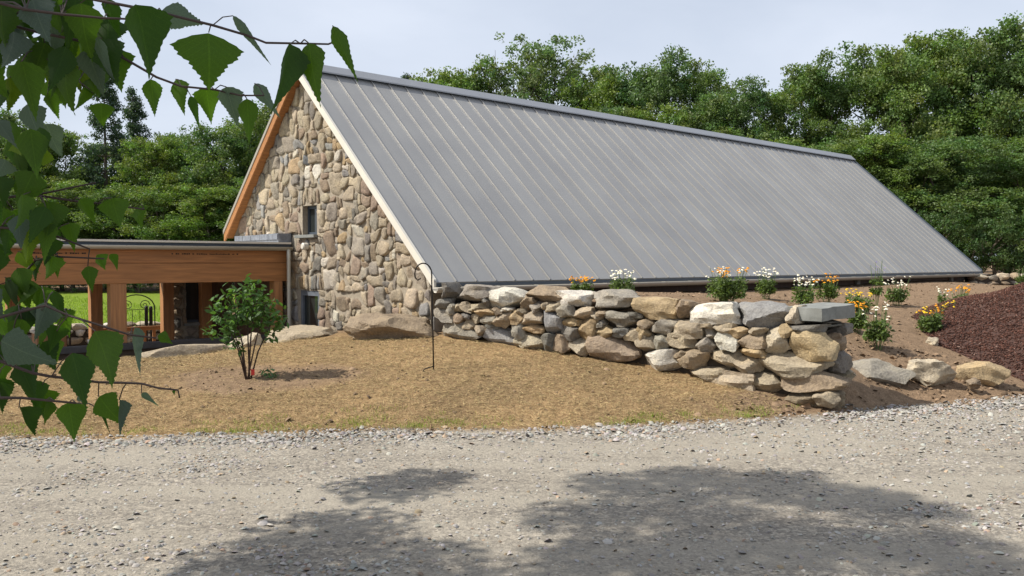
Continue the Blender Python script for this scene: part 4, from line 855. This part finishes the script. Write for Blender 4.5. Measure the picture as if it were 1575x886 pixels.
def flower(px, py, hpx, wpx, kinds, label, leafn=1.0, tall=False, Y=None):
    p = ground_hit(px, py, 10.2, 30) if Y is None else at(px, py, Y)
    k = p.y/F; o = empty('flower_clump', p); tag(o, label, 'flowers'); h, wd = hpx*k*1.15, wpx*k*1.05; rnd = random.Random(int(px)); ns = max(7, int(wpx/2.2)); st = MB(); heads = []; cl = []
    for i in range(ns):
        a = rnd.uniform(0, 6.28); r = wd*.5*math.sqrt(rnd.random()); q = Vector((math.cos(a)*r, math.sin(a)*r, h*rnd.uniform(.72, 1.0))); st.tube([(q.x*.25, q.y*.25, -.03), (q.x*.7, q.y*.7, q.z*.55), q], .0035, 4); heads.append(q)
        cl.append((q.x*.7, q.y*.7, q.z*.35, wd*.2)); cl.append((q.x*.8, q.y*.8, q.z*.6, wd*.16))
    st.build('stems', plain_green, o)
    tag(link('foliage', leafy('foliage', cl, 9000/ns*leafn*7, .06, (.075,.115,.026)), M_leaf, o), kind='stuff')
    V, Fs, Cs = [], [], []
    for q in heads:
        kd = rnd.choice(kinds)
        if kd is None: continue
        for _ in range(2):
            c = q+Vector((rnd.gauss(0,.03), rnd.gauss(0,.03), rnd.gauss(0,.02))); R_ = {'o': .022, 'y': .020, 'w': .020, 'v': .012}[kd]*rnd.uniform(.8, 1.25); n = len(V); tl = Vector((rnd.gauss(0,.4), rnd.gauss(-.35,.3), 1)).normalized(); ax = tl.orthogonal().normalized(); ay = tl.cross(ax)
            V.append(c+tl*.012); Cs.append({'o': (.42,.14,.01), 'y': (.5,.25,.01), 'w': (.7,.5,.08), 'v': (.2,.12,.3)}[kd])
            for j in range(10):
                rr = R_*(1 if j % 2 else .72); t = j*.628; V.append(c+ax*math.cos(t)*rr+ay*math.sin(t)*rr); Cs.append({'o': (.75,.32,.01), 'y': (.85,.58,.02), 'w': (.85,.86,.84), 'v': (.3,.25,.5)}[kd])
            Fs += [(n, n+1+j, n+1+(j+1) % 10) for j in range(10)]
    if V:
        me = bpy.data.meshes.new('blossoms'); me.from_pydata(V, [], Fs); me.update(); set_col(me, np.array(Cs)); tag(link('blossoms', me, M_petal, o), kind='stuff')
plain_green = plain('stem_green', (.09,.14,.04), .6)
flower(895, 456, 26, 32, 'o', 'orange coneflower clump just behind the brown capstones of the wall', Y=12.4)
flower(957, 456, 34, 38, 'w', 'white daisy clump behind the long grey capstone of the wall', .7, Y=12.5)
flower(1118, 466, 48, 62, 'ooww', 'large mixed orange and white flower clump behind the white wall stone')
flower(1177, 460, 40, 34, 'w', 'white daisy clump behind the blue grey wall stone')
flower(1234, 474, 42, 40, 'w', 'white daisy clump close behind the slate capped wall end', .7)
flower(1272, 465, 38, 34, 'o', 'orange coneflower clump standing alone behind the wall end')
flower(1318, 512, 42, 38, 'o', 'flat topped orange flower clump right beside the slate slab')
flower(1322, 480, 30, 46, ['y', 'y', None], 'loose yellow flower clump behind the slate slab', .6)
flower(1347, 470, 62, 22, ['v', None, None], 'tall green plant with a thin dark flower spike', 1.2)
flower(1380, 470, 38, 34, 'w', 'white yarrow clump beside the tall spiky plant', .8)
flower(1350, 537, 60, 44, ['w', None], 'pale green clump with white flowers nearest the edging rocks', 1.2)
flower(1432, 515, 40, 36, ['o', 'y', None], 'dark green clump with few orange blooms at the mulch edge', 1.3)
flower(1458, 502, 34, 26, ['y', None], 'small green clump with yellow blooms between two orange clumps', 1.2)
flower(1474, 484, 40, 36, 'o', 'orange topped clump farthest out in the open bed')
flower(1450, 470, 22, 20, 'w', 'few low white daisies in the open bed', .3)
flower(1568, 455, 44, 22, [None], 'tall leafy weed at the top of the mulch pile', 1.3, Y=20)

# ------------------------------------------------------------------ things in the courtyard
def iron_trellis():
    x0, x1 = gx(180, 4.2), gx(238, 4.2); z0, z1 = -.92, .95; o = empty('iron_trellis', l2w((x0+x1)/2, 4.2, z0), BA); tag(o, 'wrought iron garden trellis with scrolled arched top behind the walkway posts', 'trellis'); hw = (x1-x0)/2; H = z1-z0
    MB().tube([(-hw,0,0),(-hw,0,H-.25)], .012, 6).tube([(hw,0,0),(hw,0,H-.25)], .012, 6).build('upright', M_iron, o)
    MB().tube([(hw*math.cos(t), 0, H-.25+.28*math.sin(t)) for t in [math.pi*i/12 for i in range(13)]], .012, 6).build('arch', M_iron, o)
    for s in (-1, 1): MB().tube([(s*hw*.45+.11*(1-i/16)*math.cos(i*.7)*s, 0, H-.18+.11*(1-i/16)*math.sin(i*.7)) for i in range(15)], .008, 5).build('scroll', M_iron, o)
    for i in range(4): MB().tube([(-hw+hw*.4*(i+1),0,0),(-hw+hw*.4*(i+1),0,H-.28)], .006, 5).build('bar', M_iron, o)
    for i in range(5): MB().tube([(-hw,0,.35*i+.2),(hw,0,.35*i+.2)], .006, 5).build('crossbar', M_iron, o)
iron_trellis()
def torch(px, py, lab):
    x = gx(px, 4.6); q = l2w(x, 4.6, -.92); o = empty('garden_stake', q, BA); tag(o, lab, 'stake', 'dark stakes behind the walkway'); top = CAMZ-(py-402)*q.y/F+.92
    MB().tube([(0,0,0),(0,0,top-.4)], .02, 6).build('pole', M_iron, o); MB().tube([(0,0,top-.4),(0,0,top-.03),(0,0,top)], [.035,.035,.028], 10).build('sleeve', M_iron, o, True)
for px, py in ((101,474),(107,475),(225,470),(232,471)): torch(px, py, 'short dark stake standing in a pair before the low meadow wall')
def bench():
    x = gx(205, 3.6); o = empty('slatted_bench', l2w(x, 3.6, -.92), BA); tag(o, 'weathered wooden slatted bench under the covered walkway', 'bench'); W = .75
    for i in range(9): MB().box(-W+.03+i*.18, -W+.09+i*.18, .0, .025, .5, 1.22).build('slat', M_wood_v, o)
    MB().box(-W-.05, W+.05, -.01, .04, 1.22, 1.3).build('top_rail', M_wood, o, bevel=.008); MB().box(-W, W, .026, .05, .55, .62).build('lower_rail', M_wood, o)
    for i in range(4): MB().box(-W, W, -.45+i*.11, -.36+i*.11, .43, .46).build('seat_board', M_wood, o)
    for sx in (-1, 1):
        for y in (-.42, .05): MB().box(sx*W-.035, sx*W+.035, y-.03, y+.03, 0, .43 if y < 0 else 1.22).build('leg', M_wood_v, o)
bench()
def curb_item(px, y=.35): x = gx(px, y); return l2w(x, y, .371)
p = curb_item(152); o = empty('ceramic_jar', p, BA); tag(o, 'small orange jar with pale green lid on the dark curb', 'jar')
MB().tube([(0,0,0),(0,0,.03),(0,0,.07),(0,0,.09)], [.032,.048,.045,.03], 12).build('body', plain('orange_glaze', (.45,.10,.03), .3), o, True); MB().tube([(0,0,.091),(0,0,.11),(0,0,.125),(0,0,.14)], [.042,.034,.012,.014], 12).build('lid', plain('green_glaze', (.35,.5,.42), .3), o, True)
p = curb_item(138); o = empty('white_cup', p, BA); tag(o, 'small white cup beside the orange jar on the curb', 'cup'); MB().tube([(0,0,0),(0,0,.06),(0,0,.09)], [.028,.036,.04], 12).build('body', M_white, o, True); MB().tube([(.036,0,.02),(.06,0,.03),(.06,0,.06),(.038,0,.07)], .005, 5).build('handle', M_white, o)
x = gx(75, 1.6); o = empty('wooden_planter', l2w(x, 1.6, -.92), BA); tag(o, 'tall square wooden planter box with pale rim left of the posts', 'planter')
for sx, sy in ((0,-1),(0,1),(-1,0),(1,0)): MB().box(*((-.2,.2,sy*.2-.012,sy*.2+.012) if sx == 0 else (sx*.2-.012,sx*.2+.012,-.187,.187)), 0, 1.42).build('side_board', M_wood_v, o)
MB().box(-.23,.23,-.23,.23,1.421,1.46).build('rim', M_white, o, bevel=.008)
x = gx(93, 1.9); o = empty('kettle_grill', l2w(x, 1.9, -.92), BA); tag(o, 'round black kettle grill beside the wooden planter', 'grill')
MB().tube([(0,0,.85+.27*math.sin(t)) for t in [-1.5,-1.1,-.6,0,.6,1.1,1.5]], [.03,.14,.23,.27,.23,.14,.03], 16).build('kettle', M_iron, o, True); MB().tube([(-.05,0,1.13),(-.05,0,1.17),(.05,0,1.17),(.05,0,1.13)], .01, 6).build('handle', M_iron, o)
for t in (0, 2.1, 4.2): MB().tube([(.12*math.cos(t),.12*math.sin(t),.68),(.3*math.cos(t),.3*math.sin(t),0)], .014, 6).build('leg', M_iron, o)

# ------------------------------------------------------------------ birch overhanging the camera
def birch():
    root = empty('birch_tree', (-4.7, 1.3, 0)); tag(root, 'birch tree whose leafy twigs hang into view over the driveway', 'tree'); iv = -Vector(root.location)
    bk = plain('birch_bark', (.5,.47,.42), .7, var=.4, scale=6, bmp=.3, stretch=(1,1,5))
    tr = [(-4.7,1.3,-.3),(-4.65,1.35,2),(-4.5,1.5,4.5),(-4.3,1.7,7),(-4.2,1.8,9.8)]; MB().tube([Vector(p)+iv for p in tr], [.19,.16,.12,.08,.02], 12).build('trunk', bk, root, True)
    rnd = random.Random(9); cl = []
    # crown placed from the dappled shade it throws on the driveway: each shade patch is followed up the sun's ray to a height near the trunk
    spots = [(ground_hit(x, y, 3), r) for x, y, r in ((430,862,.42),(520,815,.40),(600,752,.36),(655,735,.28),(610,870,.42),(380,884,.3),(960,745,.36),(905,795,.36),(1040,775,.42),(1130,745,.36),(1150,815,.42),(1260,762,.40),(1340,775,.36),(1000,850,.42),(900,868,.36),(1120,870,.42),(1250,850,.42),(1370,830,.40),(1450,845,.36),(1500,880,.34),(1060,730,.28),(1210,735,.26),(1420,790,.25))]
    spots += [(Vector((rnd.uniform(-1.6,3.6), rnd.uniform(-1.0,4.1), 0)), rnd.uniform(.4,.6)) for _ in range(44)]
    for g, r in spots:
        h = 3.8+(g.x+1.7)*.78+rnd.uniform(-.5,.9); q = g-SUN_TRAVEL*(h/-SUN_TRAVEL.z); s = Vector((-4.45, 1.55, max(2.6, min(9.2, h-.5*math.hypot(q.x+4.45, q.y-1.55)))))
        MB().tube([s+iv, s.lerp(q,.5)+Vector((0,0,.15))+iv, q+iv], [.03,.018,.006], 5).build('limb', bk, root); cl.append((q.x+iv.x, q.y+iv.y, q.z+iv.z, r*1.15))
    tag(link('crown', crown_mesh('crown', cl, 3000, .085, (.06,.105,.025), dens_pow=.45), M_leaf, root), kind='stuff')
    # drooping limb that carries the twigs in view
    MB().tube([Vector(p)+iv for p in [(-4.6,1.4,3.4),(-3.2,1.35,3.3),(-1.9,1.25,2.9),(-1.15,1.15,2.4),(-.95,1.1,1.9),(-.9,1.1,1.45)]], [.05,.035,.022,.013,.008,.004], 7).build('limb', M_twig, root, True)
    hub = Vector((-1.15,1.15,2.4)); hub2 = Vector((-.95,1.1,1.9)); hub3 = Vector((-.9,1.1,1.45))
    TW = [(hub, [(-70,-40),(60,-20),(147,0),(241,18),(327,39),(381,55),(409,66),(462,67),(505,68),(520,62)], 1.0), (hub, [(-60,20),(60,50),(147,68),(193,91),(241,119),(279,133),(330,138),(370,147),(406,147)], 1.08), (hub2, [(-60,310),(0,304),(61,299),(147,281)], 1.2), (hub2, [(0,304),(61,301),(112,309),(150,313),(222,322)], 1.2),
          (hub2, [(-50,345),(0,350),(51,354),(81,361),(117,375),(138,383)], 1.15), (hub3, [(-50,535),(10,559),(51,574),(79,579),(152,588),(195,589),(218,590),(244,597),(274,600),(276,612)], 1.05), (hub3, [(-50,606),(0,612),(33,612),(84,617),(117,620)], 1.0), (hub, [(-50,90),(15,64),(50,78),(80,95),(120,125)], 1.1), (hub2, [(-40,470),(20,440),(55,400),(90,395),(160,398)], 1.2), (hub3, [(-40,500),(30,480),(70,470),(105,485),(200,515),(240,520)], 1.05), (hub, [(-60,-10),(40,15),(95,22),(160,28),(215,30)], .98)]
    tw_pts = []
    for hb, pp, Y in TW:
        w_ = [hb]+[at(x, y, Y) for x, y in pp]; MB().tube([p+iv for p in w_], [.004]+[.0022-.0013*i/len(pp) for i in range(len(pp))], 5).build('twig', M_twig, root, True); tw_pts += [(x, y, Y) for x, y in pp]
    # serrated, pointed leaf blade, hung from its stalk at the origin, tip towards -z
    def blade(seed, fold, curl):
        V, Fs = [], []; n = 24; rr = random.Random(seed)
        for i in range(n+1):
            t = i/n; wv = .5*min(1, (t/.2)**.55)*(1-max(0, t-.2)/.8)**(1.12 if t > .45 else .95)*(1 if t < 1 else 0)*(1.04 if t < .45 else 1)
            j = rr.uniform(.006, .026)*(1 if i % 2 else -1)*(t < .95)*(t > .03)+rr.uniform(-.01, .01)
            wv = max(.0, wv+j*(wv > .03)); cv = curl*(t-.3)**2
            for s in (-1, -.5, 0, .5, 1): V.append((s*wv, fold*abs(s)*wv+cv+.03*math.sin(t*9+s*2)*wv, -t))
        for i in range(n):
            for j in range(4): Fs.append((i*5+j, i*5+j+1, (i+1)*5+j+1, (i+1)*5+j))
        m = len(V)
        me = bpy.data.meshes.new('leaf'); me.from_pydata(V, [], Fs); me.update(); me.polygons.foreach_set('use_smooth', [True]*len(me.polygons)); me.materials.append(M_bleaf); return me
    BL = [blade(i, f, c) for i, (f, c) in enumerate(((.35,.3),(.6,-.35),(.15,.5),(.8,.3),(.4,-.55)))]
    G, D_, B_, Yl = (.062,.125,.012), (.03,.07,.01), (.085,.118,.115), (.5,.25,.03)
    LV = [(321,94,88,100,0,G),(213,63,112,80,4,D_),(123,50,90,58,0,G),(28,30,70,60,0,D_),(287,30,80,40,72,B_),(386,61,92,14,37,B_),(442,125,115,60,-4,D_),(485,116,103,44,12,G),(531,83,95,25,24,G),(235,152,60,29,6,G),(277,150,58,34,14,G),(321,163,56,40,8,G),(300,173,53,15,14,D_),(355,166,66,38,12,B_),(381,187,70,31,2,G),(411,155,66,22,36,B_),(40,140,92,50,8,G),(102,138,76,57,4,G),(82,78,60,45,-6,D_),(63,88,38,25,8,Yl),(175,108,66,58,4,G),(130,158,46,30,5,G),(154,177,38,38,-4,G),(79,165,43,24,15,G),(3,160,55,30,0,D_),(15,208,60,25,40,B_),(51,238,80,45,6,G),(78,220,60,40,14,B_),(20,245,42,35,10,D_),
     (76,340,60,55,4,G),(128,328,45,35,14,G),(178,328,48,45,14,G),(221,335,40,32,22,G),(110,368,50,28,8,G),(12,370,50,38,-10,D_),(30,352,45,50,20,G),(86,411,36,22,6,G),(62,416,42,28,14,D_),(155,404,28,24,30,G),(174,404,28,18,18,G),(138,430,42,25,8,G),(45,454,48,35,4,G),(12,457,50,40,0,D_),(25,492,46,45,-6,D_),(101,500,45,36,14,G),(69,482,35,30,0,D_),(55,500,50,30,12,B_),(45,545,100,62,66,B_),(122,587,92,52,14,D_),(172,556,104,62,28,G),(223,540,80,32,24,B_),(255,523,28,20,62,G),(4,570,45,28,0,G),
     (31,655,56,48,4,D_),(58,622,50,50,-8,G),(68,631,30,28,0,D_),(110,650,62,45,8,G),(172,633,62,46,42,G),(196,643,62,30,24,B_),(231,618,38,10,45,B_),(128,614,22,20,40,B_),(156,652,46,8,8,D_),(268,605,10,5,10,D_)]
    for i in range(50): LV.append((rnd.uniform(-20, 175), rnd.uniform(-25, 130), rnd.uniform(45, 85), rnd.uniform(28, 58), rnd.uniform(-20, 25), rnd.choice((G, G, D_, B_))))
    for i in range(20): LV.append((rnd.uniform(-20, 85), rnd.uniform(330, 620), rnd.uniform(35, 60), rnd.uniform(28, 45), rnd.uniform(-20, 25), rnd.choice((G, D_))))
    Lit = (.11,.17,.012)  # yellow-lit leaves: sunlight painted into a brighter green
    for i in range(38): LV.append((rnd.uniform(-25, 105)*rnd.random()**.4, rnd.choice((rnd.uniform(190, 300), rnd.uniform(330, 520), rnd.uniform(330, 660))), rnd.uniform(38, 75), rnd.uniform(28, 50), rnd.uniform(-25, 30), rnd.choice((G, G, D_, B_, Lit))))
    for i in range(14): LV.append((rnd.uniform(-10, 160), rnd.uniform(20, 150), rnd.uniform(40, 70), rnd.uniform(30, 50), rnd.uniform(-20, 25), rnd.choice((G, Lit, Lit))))
    for i, (x, y, L, W_, ang, c) in enumerate(LV):
        a = R(ang); Y = (.92+.45*(1-min(L, 110)/110)+rnd.uniform(-.03, .03)); sx, sy = x-math.sin(a)*L*.5, y-math.cos(a)*L*.5; p = at(sx, sy, Y); k = Y/F
        o = link('leaf', BL[i % 5], None, root); o.location = p+iv; o.scale = (W_*k*1.02, W_*k, L*k); o.rotation_euler = (rnd.uniform(-.45, .45), -a, rnd.uniform(-.6, .6)); f = rnd.uniform(.8, 1.25); o.color = (c[0]*f, c[1]*f, c[2]*f, 1)
        # stalk to the nearest twig point
        near = min(tw_pts, key=lambda t: (t[0]-sx)**2+(t[1]-sy)**2)
        if (near[0]-sx)**2+(near[1]-sy)**2 < 55**2 and L > 30:
            q = at(*near); MB().tube([q+iv, q.lerp(p, .5)+Vector((0,0,.004))+iv, p+iv], [.0008,.0008,.0007], 4).build('leaf_stalk', M_twig, root)
birch()
print('objects', len(bpy.data.objects), 'tris', sum(len(m.polygons)*2 for m in bpy.data.meshes))
